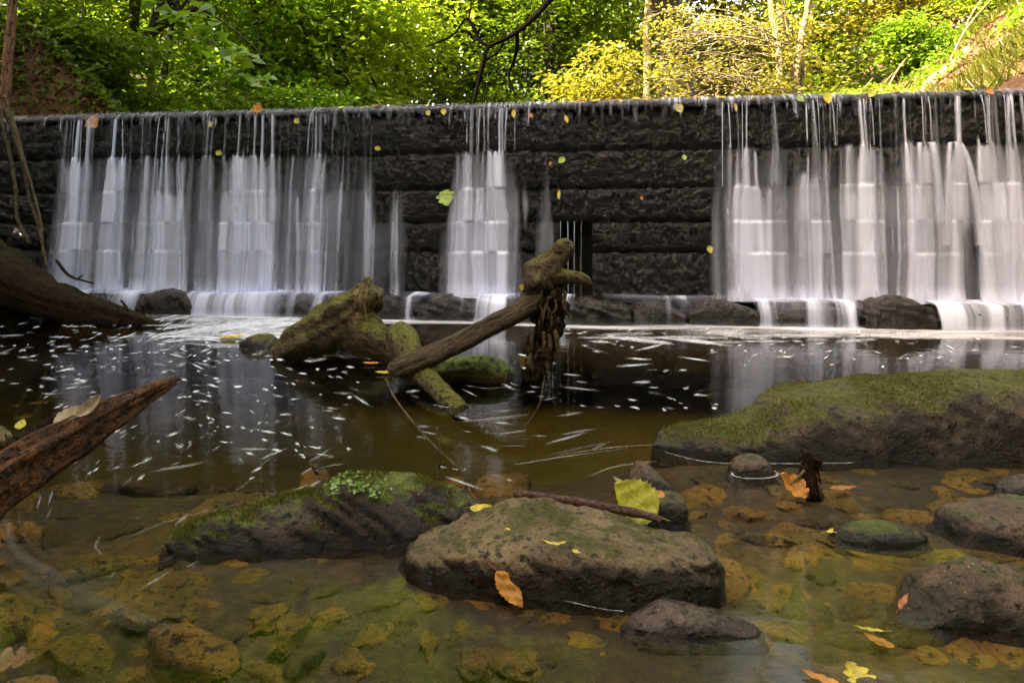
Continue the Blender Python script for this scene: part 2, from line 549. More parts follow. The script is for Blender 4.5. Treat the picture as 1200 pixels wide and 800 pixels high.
def water_mat():
    t = NT('stream_water')
    v = t.pos((1.0, 2.2, 1.0))
    n = t.noise(v, 3.0, 3, 0.5, 0.6)
    nb = t.bump(n, 0.10, 0.02)
    gl = t.n('BsdfGlossy'); gl.inputs['Roughness'].default_value = 0.06
    gl.inputs['Color'].default_value = (0.95, 0.95, 0.95, 1)
    t.l(nb, gl.inputs['Normal'])
    tr = t.n('BsdfTransparent'); tr.inputs[0].default_value = (0.97, 0.95, 0.88, 1)
    fr = t.n('Fresnel'); fr.inputs[0].default_value = 1.25     # reflections partly cut, as through the photographer's polarising filter
    silt = t.n('BsdfDiffuse'); silt.inputs[0].default_value = (0.16, 0.125, 0.07, 1)     # fine silt held in the water
    body = t.n('MixShader'); body.inputs[0].default_value = 0.003
    t.l(tr.outputs[0], body.inputs[1]); t.l(silt.outputs[0], body.inputs[2])
    mx = t.n('MixShader')
    t.l(fr.outputs[0], mx.inputs[0])
    t.l(body.outputs[0], mx.inputs[1]); t.l(gl.outputs[0], mx.inputs[2])
    ab = t.n('VolumeAbsorption')
    ab.inputs['Color'].default_value = (0.76, 0.70, 0.38, 1)
    ab.inputs['Density'].default_value = 1.5
    t.l(ab.outputs[0], t.out.inputs['Volume'])
    return t.done(mx.outputs[0])


M['water'] = water_mat()


def fall_mat(name, col=(0.75, 0.78, 1.0), k=1.0):
    """silky falling water: see-through where thin ('veil' is how thick the water is there)"""
    t = NT(name)
    v = t.pos((38, 38, 0.7))
    fine = t.noise(v, 1.0, 3, 0.6)
    d = t.attr('veil')
    f = t.math('MULTIPLY', d, t.math('ADD', 0.84, t.math('MULTIPLY', fine, 0.32)), clamp=True)
    f = t.math('MULTIPLY', f, k)
    df = t.n('BsdfDiffuse'); df.inputs[0].default_value = (*col, 1)
    tl = t.n('BsdfTranslucent'); tl.inputs[0].default_value = (*col, 1)
    gl = t.n('BsdfGlossy'); gl.inputs['Roughness'].default_value = 0.35
    m1 = t.n('MixShader'); m1.inputs[0].default_value = 0.18
    t.l(df.outputs[0], m1.inputs[1]); t.l(tl.outputs[0], m1.inputs[2])
    m2 = t.n('MixShader'); m2.inputs[0].default_value = 0.10
    t.l(m1.outputs[0], m2.inputs[1]); t.l(gl.outputs[0], m2.inputs[2])
    tr = t.n('BsdfTransparent')
    m3 = t.n('MixShader')
    t.l(f, m3.inputs[0]); t.l(tr.outputs[0], m3.inputs[1]); t.l(m2.outputs[0], m3.inputs[2])
    return t.done(m3.outputs[0])


M['fall'] = fall_mat('falling_water')


def foam_mat():
    t = NT('foam')
    v = t.pos()
    n = t.noise(v, 14.0, 5, 0.7, 0.8)
    d = t.attr('veil')
    f = t.math('MULTIPLY', d, t.math('ADD', 0.35, t.math('MULTIPLY', n, 1.3)), clamp=True)
    df = t.n('BsdfDiffuse'); df.inputs[0].default_value = (0.85, 0.85, 0.88, 1)
    tr = t.n('BsdfTransparent')
    m = t.n('MixShader')
    t.l(f, m.inputs[0]); t.l(tr.outputs[0], m.inputs[1]); t.l(df.outputs[0], m.inputs[2])
    return t.done(m.outputs[0])


M['foam'] = foam_mat()

# ------------------------------------------------------------------ the lie of the wall
WA = np.array([-5.02, 8.03])                 # the wall's crest line, seen at photo column 100
WU = np.array([0.990, -0.1415])              # along the wall, to the right
WN = np.array([-0.1415, -0.990])             # out of its face, towards the pool


def wall(s, o, z):
    s, o, z = np.broadcast_arrays(np.asarray(s, float), np.asarray(o, float), np.asarray(z, float))
    return np.stack([WA[0] + WU[0] * s + WN[0] * o, WA[1] + WU[1] * s + WN[1] * o, z], -1)


def s_of(px, o=0.0):
    k = (np.asarray(px, float) - 600.0) / FPX
    ax, ay = WA[0] + WN[0] * o, WA[1] + WN[1] * o
    return (k * ay - ax) / (WU[0] - k * WU[1])


def wall_so(x, y):
    dx, dy = x - WA[0], y - WA[1]
    return dx * WU[0] + dy * WU[1], dx * WN[0] + dy * WN[1]


ZL = [2.25, 2.155, 1.72, 1.33, 0.98, 0.67, 0.12]       # course joints, top to bottom
OB = [0.075, 0.05, 0.10, 0.15, 0.19, 0.23]             # how far each course stands out


# ------------------------------------------------------------------ ground: river bed, banks, wooded valley beyond the wall
def ground_z(x, y):
    x = np.asarray(x, float); y = np.asarray(y, float)
    s, o = wall_so(x, y)
    p = np.stack([x, y, 0 * x], -1).reshape(-1, 3)
    n1 = fbm(p * 0.35, 3, 4).reshape(x.shape)
    n2 = fbm(p * 2.2, 9, 4).reshape(x.shape)
    bed = -0.085 - 0.035 * ss(-.25, -.75, x) * ss(2.2, 1.6, y) - 0.05 * ss(1.4, 2.0, y) * ss(.6, -.2, x) - 0.72 * ss(2.3 + .5 * ss(.2, 1.0, x), 4.8, y) + 0.025 * n2
    for (mx_, my_, mr_) in ((.39, 1.46, .26), (1.1, 1.52, .34), (1.03, 1.92, .2), (.86, 2.42, .22), (.46, 2.12, .25), (1.5, 1.85, .4), (.68, 1.22, .2), (1.0, 2.27, .2), (-.78, 1.74, .2), (-.55, 1.74, .22), (-.30, 1.74, .2), (-.05, 1.55, .17), (.2, 1.48, .17), (.8, 2.5, .25), (1.1, 2.45, .25), (1.4, 2.45, .25), (1.7, 2.45, .28), (2.05, 2.45, .3)):
        q_ = np.exp(-(((x - mx_) / mr_) ** 2 + ((y - my_) / mr_) ** 2))          # the stones stand on bars of gravel
        bed = bed + (np.maximum(bed, -0.028 + 0.02 * n2) - bed) * np.minimum(1, 1.5 * q_)
    lb = np.maximum(0, -5.75 - x + 0.5 * n1)
    rb = np.maximum(0, x - 6.2 + 0.5 * n1)
    bed = bed + np.minimum(1.1 * lb, 4.5) * 1.2 + np.minimum(0.95 * rb, 5) * 1.2
    bed = bed + 1.4 * ss(-1.5, -6, y)
    up = 2.05 + 0.10 * n1 + 0.05 * n2 + 0.030 * np.maximum(0, y - 12)
    rl = np.maximum(0, -4.9 - x + 0.6 * n1 - 0.25 * np.maximum(0, y - 9))
    rr = np.maximum(0, x - 4.9 + 0.5 * n1 - 0.05 * np.maximum(0, y - 9))
    up = up + 0.9 * np.minimum(rl, 12) + 0.35 * np.maximum(0, np.minimum(rl - 12, 30)) + 0.62 * np.minimum(rr, 16) + 0.3 * np.maximum(0, np.minimum(rr - 16, 30)) + 0.12 * n2
    up = up + 0.16 * np.maximum(0, y - 32)
    k = ss(-0.30, -0.75, o)
    inside = ss(-1.6, -0.9, s)          # left of the wall's end the bank runs straight through
    k2 = k * inside + (1 - inside) * ss(0.5, -0.8, o)
    return bed * (1 - k2) + up * k2


def warp(lo, hi, f0, f1, fine, growth):
    a = list(np.arange(f0, f1 + 1e-6, fine))
    st = fine
    while a[-1] < hi:
        st *= growth; a.append(a[-1] + st)
    st = fine
    while a[0] > lo:
        st *= growth; a.insert(0, a[0] - st)
    return np.array(a)


gx = warp(-260, 260, -7.5, 8.5, 0.085, 1.12)
gy = warp(-260, 320, 0.6, 14, 0.085, 1.12)
XX, YY = np.meshgrid(gx, gy, indexing='ij')
ZZ = ground_z(XX, YY)
ground = mesh_np('ground', np.stack([XX, YY, ZZ], -1).reshape(-1, 3), grid_faces(len(gx), len(gy)), M['ground'])
tag(ground, kind='structure')


def gz(x, y):
    return float(ground_z(np.array([x]), np.array([y]))[0])


# ------------------------------------------------------------------ water: the pool (a closed body) and the stream above the wall
def box(x0, x1, y0, y1, z0, z1):
    V = np.array([[x, y, z] for z in (z0, z1) for y in (y0, y1) for x in (x0, x1)], float)
    F = np.array([[0, 2, 3, 1], [4, 5, 7, 6], [0, 1, 5, 4], [1, 3, 7, 5], [3, 2, 6, 7], [2, 0, 4, 6]])
    return V, F


V, F = box(-7.5, 8.0, -6.0, 8.75, -1.6, 0.0)
tag(mesh_np('water', V, F, M['water'], smooth=False), kind='structure')

# ------------------------------------------------------------------ the weir: stepped courses of wet stone
weir = tag(empty('weir_wall', wall(6.0, 0.2, 0.0)), 'black wet stepped stone weir wall running across behind the pool', 'wall')


def wall_stone(s0, s1, k, seed, oset=0.0, dep=0.55):
    """one long block of course k: rounded upper edge, swollen face, undercut foot"""
    z1, z0 = ZL[k], ZL[k + 1]
    h = z1 - z0
    ob = OB[k] + oset
    top_r = min(0.045, h * 0.4)
    prof = [(-dep, z1 - 0.004)]
    for q in np.linspace(-0.18, ob - top_r, 5):
        prof.append((q, z1 - 0.004))
    for a in np.linspace(20, 80, 4):
        prof.append((ob - top_r + top_r * math.sin(R(a)), z1 - 0.004 - top_r * (1 - math.cos(R(a)))))
    for f in np.linspace(0.0, 1.0, 28)[1:]:
        z = (z1 - top_r) * (1 - f) + (z0 + 0.01) * f
        o = ob + 0.010 * math.sin(math.pi * min(1, f * 1.15)) - 0.06 * max(0, (f - 0.80) / 0.20) ** 1.5 * (0.4 if k == 0 else 1)
        prof.append((o, z))
    prof.append((-dep, z0 + 0.01))
    prof = np.array(prof)
    ns = max(8, int((s1 - s0) / 0.014))
    S = np.linspace(s0 + 0.003, s1 - 0.003, ns)
    nv = len(prof)
    ed = np.minimum(S - S[0], S[-1] - S)
    er = 0.006 * np.exp(-(ed / 0.02) ** 1.0)
    o = prof[None, :, 0] - er[:, None] * (prof[None, :, 0] > -0.15)
    z = np.repeat(prof[None, :, 1], ns, 0)
    P = wall(np.repeat(S[:, None], nv, 1), o, z).reshape(-1, 3)
    front = (prof[:, 0] > -0.12).astype(float)
    front = np.repeat(front[None, :], ns, 0).ravel()
    d = 0.040 * fbm(P * np.array([3.0, 3.0, 5.0]), 61, 4) + 0.080 * fbm(P * 17.0, 64, 4, .75) - .01 + 0.006 * fbm(P * np.array([2.0, 2.0, 2.0]), seed, 2)
    if k == 0: d *= 0.4
    nrm = np.array([WN[0], WN[1], 0.35])
    P = P + nrm[None, :] * (d * front)[:, None]
    F = grid_faces(ns, nv)
    c = len(P)
    P = np.vstack([P, P[:nv].mean(0), P[-nv:].mean(0)])
    j = np.arange(nv - 1)
    t0 = np.stack([np.full(nv - 1, c), j + 1, j], 1)
    b = (ns - 1) * nv
    t1 = np.stack([np.full(nv - 1, c + 1), b + j, b + j + 1], 1)
    return mesh_np('stone', P, [F[:, ::-1], np.vstack([t0, t1])[:, ::-1]], M['wall'], weir)


gap0, gap1 = float(s_of(655, 0.2)), float(s_of(694, 0.2))
for k in range(6):
    s = -1.25
    rr_ = random.Random(40 + k)
    cuts = [s]
    while s < 13.5:
        s += rr_.uniform(1.1, 2.3)
        cuts.append(s)
    if k in (1, 2):
        c0 = float(s_of(672 if k == 1 else 655))
        cuts = [c for c in cuts if abs(c - c0) > 0.4] + [c0]
    if k >= 4:
        cuts = [c for c in cuts if c < gap0 - 0.35 or c > gap1 + 0.35] + [gap0, gap1]
    cuts = sorted(cuts)
    for a, b in zip(cuts[:-1], cuts[1:]):
        if k >= 4 and a > gap0 - 0.01 and b < gap1 + 0.01: continue
        os_ = rr_.uniform(-0.018, 0.018)
        if k == 0: os_ *= 0.4
        mid = 0.5 * (a + b)
        if k in (1, 2) and s_of(560) < mid < s_of(672): os_ += 0.045
        wall_stone(a, b, k, 100 + k * 31 + int(a * 10), os_)
# the wall's core, behind the facing stones; the sluice opening shows it
for (a, b, z0, z1, od) in ((-1.3, gap0 - 0.02, -0.9, 2.225, -0.28), (gap1 + 0.02, 13.6, -0.9, 2.225, -0.28), (gap0 - 0.02, gap1 + 0.02, -0.9, 2.225, -0.42)):
    q = [wall(s_, o_, z_) for z_ in (z0, z1) for o_ in (-1.0, od) for s_ in (a, b)]
    mesh_np('core', np.array(q), np.array([[0, 1, 3, 2], [4, 6, 7, 5], [0, 4, 5, 1], [1, 5, 7, 3], [3, 7, 6, 2], [2, 6, 4, 0]]), M['wall'], weir, smooth=False)


# ------------------------------------------------------------------ falling water
def env(px, pts):
    xs, ys = zip(*pts)
    return np.interp(px, xs, ys)


BANDS = [(2.20, 1.72), (1.72, 1.33), (1.33, 0.98), (0.98, 0.67), (0.67, 0.20)]
OFALL = [0.11, 0.135, 0.175, 0.215, 0.26]


def water_o(z):
    """how far the water stands out at height z: a film running down the steps, nudged out by each ledge"""
    o = 0.175 + 0.0925 * (2.2 - z)
    for zt, zb in BANDS[1:]:
        o = o + 0.004 * np.exp(-((z - zt + 0.02) / 0.05) ** 2)
    return o


def waterfall(px0, px1, envs, seed, label, layers=2):
    root = tag(empty('waterfall', wall(s_of(0.5 * (px0 + px1)), 0.3, 0.2)), label, 'waterfall', 'curtains of water falling over the weir')
    for L in range(layers):
        s = np.arange(float(s_of(px0)), float(s_of(px1)), 0.0105)
        z = np.concatenate([np.linspace(zt, zb + 0.004, int((zt - zb) / 0.022)) for zt, zb in BANDS])
        Sg, Zg = np.meshgrid(s, z, indexing='ij')
        sway = 0.035 * fbm(np.stack([Sg.ravel() * 2.5, Zg.ravel() * 1.1, 0 * Sg.ravel() + seed], 1), seed, 3).reshape(Sg.shape)
        S2 = Sg + sway
        pxg = 600 + FPX * (WA[0] + WU[0] * S2) / (WA[1] + WU[1] * S2)
        q = lambda fr, zz, sd: vnoise(np.stack([S2.ravel() * fr, Zg.ravel() * zz, 0 * S2.ravel() + sd], 1), seed + sd + 50 * L).reshape(Sg.shape)
        mids = np.array([0.5 * (a_ + b_) for a_, b_ in BANDS])
        kf = np.interp(-Zg, -mids, np.arange(5.0))
        # crisp at the first ledge, gradual below it
        kf = np.where(Zg > 1.72, 0.0, np.maximum(kf, 1.0))
        E = np.stack([env(pxg, en) for en in envs])
        lo = np.floor(kf).astype(int); hi = np.minimum(lo + 1, 4)
        ii, jj = np.indices(Zg.shape)
        e = E[lo, ii, jj] * (1 - (kf - lo)) + E[hi, ii, jj] * (kf - lo)
        e = np.clip(e, 0, 1)
        rs_ = np.random.default_rng(seed + 7 * L)
        tau = np.zeros_like(Sg)
        span = s[-1] - s[0]
        for i in range(int(span * (36 if L == 0 else 24))):
            si = s[0] + span * rs_.random()
            sg = 0.0095 * math.exp(rs_.normal(0, .72))
            amp = math.exp(rs_.normal(-.2, .75))
            u_ = rs_.random()
            z0 = 2.19 if u_ < .24 else (rs_.normal(1.72, .03) if u_ < .62 else (rs_.normal(1.33, .025) if u_ < .90 else rs_.uniform(.95, 1.6)))
            sl = rs_.normal(0, .03)
            m = slice(max(0, np.searchsorted(s, si - .35)), np.searchsorted(s, si + .35))
            fall = np.clip(z0 - Zg[m], 0, 3)
            w = sg * (0.35 + 0.65 * np.clip(fall / .18, 0, 1) ** .5 + .55 * fall)
            if u_ < .24:       # a thread off the crest: thin until the first ledge, then it fans out
                w = sg * (.45 + 1.1 * ss(1.76, 1.5, Zg[m]) + .45 * np.clip(1.72 - Zg[m], 0, 2))
            g = np.exp(-0.5 * ((S2[m] - si - sl * fall) / w) ** 2)
            head = ss(0, .07, z0 - Zg[m])
            tau[m] += amp * g * head * (sg / w) ** .45
        film = e ** 1.6 * (0.35 + 0.75 * q(5, .3, 2)) * np.where(Zg > 1.72, .02, ss(1.74, 1.0, Zg) * .34 + .05)
        big = ss(.38, .72, q(5.0, .12, 77) + .20 * e)
        D = 1 - np.exp(-(e * 1.35 * tau * (.10 + .90 * big) + film * (.25 + .75 * big)))
        if L: D = D * .75
        for k, (zt, zb) in enumerate(BANDS[1:]):      # each course of the wall breaks the sheet a little differently
            m = (Zg <= zt) & (Zg > zb)
            D = np.where(m, D * (.70 + .38 * ss(.2, .75, q(12, .1, 90 + k))) * (1 - .10 * ss(.75, 1, (zt - Zg) / (zt - zb)) * (k < 3)), D)
            D = D + .015 * np.exp(-((Zg - zt + .012) / .012) ** 2) * ss(.3, .7, e) * D
        D = np.clip(D, 0, 1) * ss(.01, .30, e) * 0.95
        foot = ss(0.48, 0.20, Zg)
        D = np.clip(D + 0.50 * ss(.40, .18, Zg) * ss(0.05, 0.4, D), 0, 1)
        O = water_o(Zg) + 0.030 * D + 0.03 * L
        V = wall(Sg, O, Zg).reshape(-1, 3)
        F = grid_faces(len(s), len(z))
        dv = D.ravel()
        keep = dv[F].max(1) > 0.015
        F = F[keep]
        used = np.unique(F)
        remap = np.full(len(V), -1); remap[used] = np.arange(len(used))
        mesh_np('water_veil', V[used], remap[F], M['fall'], root, attrs={'veil': dv[used]})
    return root


envL = [
    [(60, 0), (85, .42), (110, .50), (130, .30), (165, .36), (250, .30), (330, .36), (368, .48), (385, .34), (430, .28), (452, 0)],
    [(62, 0), (82, .58), (115, .78), (140, .55), (165, .78), (200, .60), (250, .62), (290, .6), (330, .66), (365, .82), (380, .58), (402, .42), (425, .30), (446, .10), (455, 0)],
    [(60, 0), (80, .60), (110, .86), (165, .80), (235, .66), (275, .78), (284, .35), (293, .80), (330, .75), (370, .9), (388, .62), (436, .55), (447, .08), (462, .05), (480, .32), (490, 0)],
    [(58, 0), (76, .55), (110, .88), (165, .92), (240, .72), (277, .78), (284, .22), (293, .76), (330, .8), (372, .9), (392, .50), (440, .42), (465, .2), (478, .42), (490, .1), (500, 0)],
    [(55, 0), (72, .66), (100, .92), (165, .96), (240, .8), (277, .82), (285, .25), (294, .78), (330, .86), (375, .92), (392, .46), (430, .38), (465, .16), (478, .32), (490, .08), (505, 0)]]
envL = [[(px + max(0, 20 - 0.2 * (px - 55)), v) for px, v in e] for e in envL]
waterfall(52, 508, envL, 11, 'wide white curtain of falling water above the dark fallen trunk')
envC = [
    [(540, 0), (552, .42), (575, .34), (600, .48), (612, 0)],
    [(534, 0), (550, .52), (572, .55), (604, .68), (613, 0)],
    [(530, 0), (548, .70), (575, .72), (604, .95), (614, .1), (620, .3), (626, 0)],
    [(524, 0), (546, .66), (580, .86), (606, .86), (616, 0)],
    [(520, 0), (545, .62), (580, .92), (604, .80), (618, 0)]]
waterfall(518, 628, envC, 23, 'narrow white fall pouring down in the middle of the wall left of the sluice opening')
envS = [[(634, 0), (640, .5), (645, 0)], [(633, 0), (640, .6), (646, 0)], [(632, 0), (638, .8), (643, .5), (648, 0)], [(631, 0), (638, .7), (646, .45), (652, 0)], [(630, 0), (638, .6), (648, .4), (654, 0)]]
waterfall(627, 660, envS, 31, 'thin thread of water running down just beside the dark sluice opening')
envR = [
    [(830, 0), (842, .50), (880, .48), (900, .32), (940, .40), (965, .36), (1000, .42), (1020, .46), (1060, .34), (1090, .36), (1135, .45), (1160, .50), (1300, .48)],
    [(830, 0), (843, .62), (882, .56), (895, .35), (925, .42), (960, .36), (985, .52), (1010, .70), (1030, .36), (1050, .42), (1075, .72), (1100, .58), (1112, .50), (1145, .70), (1170, .6), (1300, .7)],
    [(828, 0), (840, .70), (880, .88), (897, .45), (908, .72), (980, .72), (1000, .95), (1060, .72), (1090, .84), (1100, .50), (1124, .25), (1136, .85), (1200, .84), (1300, .8)],
    [(826, 0), (838, .66), (880, .86), (900, .66), (980, .72), (1005, .92), (1060, .78), (1098, .80), (1106, .18), (1124, .14), (1133, .85), (1200, .88), (1300, .8)],
    [(824, 0), (838, .66), (880, .86), (900, .72), (980, .78), (1005, .90), (1060, .80), (1098, .84), (1107, .16), (1122, .16), (1132, .82), (1160, .9), (1200, 1.0), (1300, .9)]]
waterfall(822, 1290, envR, 43, 'broad white curtain of falling water above the moss covered boulder')


s = np.arange(-.95, 13.2, 0.011)
z = np.concatenate([np.linspace(2.262, 2.20, 6), np.linspace(2.19, 1.98, 16)])
Sg, Zg = np.meshgrid(s, z, indexing='ij')
n1 = vnoise(np.stack([Sg.ravel() * 26, Zg.ravel() * 2, 0 * Sg.ravel()], 1), 5).reshape(Sg.shape)
n2 = vnoise(np.stack([Sg.ravel() * 60, Zg.ravel() * 9, 0 * Sg.ravel()], 1), 6).reshape(Sg.shape)
n3 = vnoise(np.stack([Sg.ravel() * 1.3, 0 * Zg.ravel(), 0 * Sg.ravel()], 1), 8).reshape(Sg.shape)
low = 2.19 - .20 * vnoise(np.stack([Sg.ravel() * 34, 0 * Zg.ravel(), 0 * Sg.ravel()], 1), 7).reshape(Sg.shape) ** 2.2
D = np.clip(.10 + .85 * ss(.5, .85, .35 * n1 + .65 * n2) * (.35 + .65 * n3), 0, 1) * ss(low - .02, low + .05, Zg) * .5
O = .05 + .085 * ss(2.262, 2.20, Zg) + .02 * (2.2 - Zg)
o = mesh_np('crest_film', wall(Sg, O, Zg).reshape(-1, 3), grid_faces(len(s), len(z)), M['fall'], loc=wall(6, .1, 2.2), attrs={'veil': D.ravel()})
tag(o, 'thin glassy film of water slipping over the whole crest of the weir', 'water film')


def jets(name, label, items):
    """free threads of water: each leaves the wall and falls clear of it"""
    root = tag(empty(name, wall(s_of(items[0][0]), 0.35, 0.5)), label, 'water jet')
    for (px, z0, z1, w0, w1, ds, out, den) in items:
        den *= .75
        n, m = 26, 7
        f = np.linspace(0, 1, n)
        s0 = float(s_of(px, 0.15))
        o = 0.13 + out * np.sqrt(f)
        zz = z0 + (z1 - z0) * f ** 1.5 + 0.02 * np.sin(np.pi * np.minimum(1, f * 6))
        w = w0 + (w1 - w0) * f
        a = np.linspace(-1, 1, m)
        S = s0 + ds * np.sqrt(f)[:, None] + a[None, :] * w[:, None] * 0.5
        O = o[:, None] + 0.4 * w[:, None] * (1 - a[None, :] ** 2) + 0 * S
        Zz = zz[:, None] + 0 * S
        D = den * (1 - a[None, :] ** 2) * ss(0, 0.06, f)[:, None] * (1 - 0.45 * f[:, None])
        mesh_np('water_stream', wall(S, O, Zz).reshape(-1, 3), grid_faces(n, m), M['fall'], root, attrs={'veil': D.ravel()})
    return root


jets('water_jet', 'arching spout of water splitting in two near the right end of the wall',
     [(1116, 1.73, 0.75, .05, .13, .16, .20, .95), (1116, 1.73, 0.75, .05, .12, -.13, .20, .75), (1116, 1.73, 1.0, .05, .1, .05, .17, .5)])
jets('water_jet', 'pair of bright water spouts left of the arching spout on the wall',
     [(1078, 1.73, 0.98, .06, .09, -.05, .14, .85), (1089, 1.73, 0.98, .08, .12, .03, .16, .9), (1061, 1.73, 1.1, .04, .07, .0, .12, .5)])
jets('water_jet', 'thin trickles falling across the dark sluice opening',
     [(657, 0.98, 0.2, .012, .02, 0, .05, .5), (665, 0.98, 0.2, .015, .02, .01, .06, .65), (673, 0.98, 0.2, .012, .02, 0, .05, .55), (681, 0.98, 0.2, .010, .015, 0, .05, .4)])
rs = random.Random(5)
thr = []
for px in (88, 96, 112, 168, 188, 247, 366, 393, 552, 563, 566, 588, 595, 604, 847, 852, 870, 876, 952, 957, 973, 982, 1012, 1019, 1030, 1080, 1087, 1148, 1160, 1176, 1183):
    thr.append((px, 2.17, rs.choice((1.72, 1.72, 1.33)), rs.uniform(.008, .018), rs.uniform(.012, .03), rs.uniform(-.03, .03), rs.uniform(.06, .1), rs.uniform(.35, .8)))
jets('water_jet', 'fine separate water threads dropping from the crest to the first ledge', thr)

# lower cascades: the run-off over the row of stones to the pool
EDGE = [(0, .30), (150, .42), (330, .50), (480, .56), (620, .60), (760, .60), (900, .56), (1200, .52), (1400, .50)]


def cascade(px0, px1, env_pts, seed, label):
    s = np.arange(float(s_of(px0, .5)), float(s_of(px1, .5)), 0.012)
    prof_f = np.concatenate([np.linspace(0, 0.5, 8), np.linspace(0.52, 1.0, 20)])
    Sg, Fg = np.meshgrid(s, prof_f, indexing='ij')
    sw = Sg + 0.03 * fbm(np.stack([Sg.ravel() * 3, Fg.ravel() * 1.5, 0 * Sg.ravel()], 1), seed, 3).reshape(Sg.shape)
    ax, ay = WA[0] + WN[0] * .5 + WU[0] * sw, WA[1] + WN[1] * .5 + WU[1] * sw
    px = 600 + FPX * ax / ay
    e = env(px, env_pts)
    oe = env(px, EDGE)
    zt = 0.235 + 0.02 * fbm(np.stack([Sg.ravel() * 2, 0 * Sg.ravel(), 0 * Sg.ravel()], 1), seed + 2, 3).reshape(Sg.shape)
    f1 = np.clip(Fg / 0.5, 0, 1); f2 = np.clip((Fg - 0.5) / 0.5, 0, 1)
    O = 0.24 + (oe - 0.24) * f1 + 0.09 * np.sin(f2 * math.pi / 2) + 0.035
    Z = zt + 0.012 - 0.02 * f1 - (zt - 0.005) * (f2 ** 1.6)
    q = lambda fr, zz, sd: vnoise(np.stack([sw.ravel() * fr, Fg.ravel() * zz, 0 * sw.ravel() + sd], 1), seed + sd).reshape(Sg.shape)
    st = 0.5 * q(6, .4, 1) + 0.3 * q(17, .4, 2) + 0.2 * q(42, .4, 3)
    D = np.clip((st - (0.78 - e * 0.75)) / 0.4, 0, 1) * (0.25 + 0.75 * e)
    D = D + 0.75 * np.exp(-(f1 - 0.0) ** 2 / 0.6) * (1 - f2) ** 1.5 * np.minimum(1, e * 2.2)
    D = np.clip(D + 0.5 * e * ss(0.86, 1.0, f2), 0, 1)
    V = wall(Sg, O, Z).reshape(-1, 3)
    F = grid_faces(len(s), len(prof_f))
    dv = D.ravel(); F = F[dv[F].max(1) > 0.02]
    used = np.unique(F); remap = np.full(len(V), -1); remap[used] = np.arange(len(used))
    o = mesh_np('cascade', V[used], remap[F], M['fall'], loc=wall(float(s.mean()), .6, 0), attrs={'veil': dv[used]})
    return tag(o, label, 'cascade', 'low cascades spilling over the stones at the foot of the weir')


cascade(60, 455, [(60, 0), (72, .5), (95, .7), (118, .2), (140, .75), (150, .8), (165, .3), (180, .0), (212, .0), (220, .75), (300, .8), (330, .45), (345, .35), (368, .4), (380, .8), (388, .5), (400, .1), (455, 0)], 3,
        'low white cascade spilling over rounded stones below the wide left curtain')
cascade(455, 700, [(455, 0), (476, .1), (482, .75), (490, .75), (500, .1), (555, .05), (562, .9), (590, 1.0), (598, .4), (610, .05), (655, .1), (660, .6), (667, .3), (675, 0), (700, 0)], 8,
        'low white cascade spilling between dark stones in the middle of the weir foot')
cascade(700, 1330, [(700, 0), (735, .1), (790, .12), (800, .55), (806, .15), (815, .1), (880, .08), (886, .85), (897, .8), (905, .58), (985, .58), (992, .9), (1000, .5), (1008, .0), (1092, .0), (1096, .95), (1118, .9), (1126, .72), (1330, .8)], 15,
        'low white cascade spilling over flat stones below the broad right curtain')


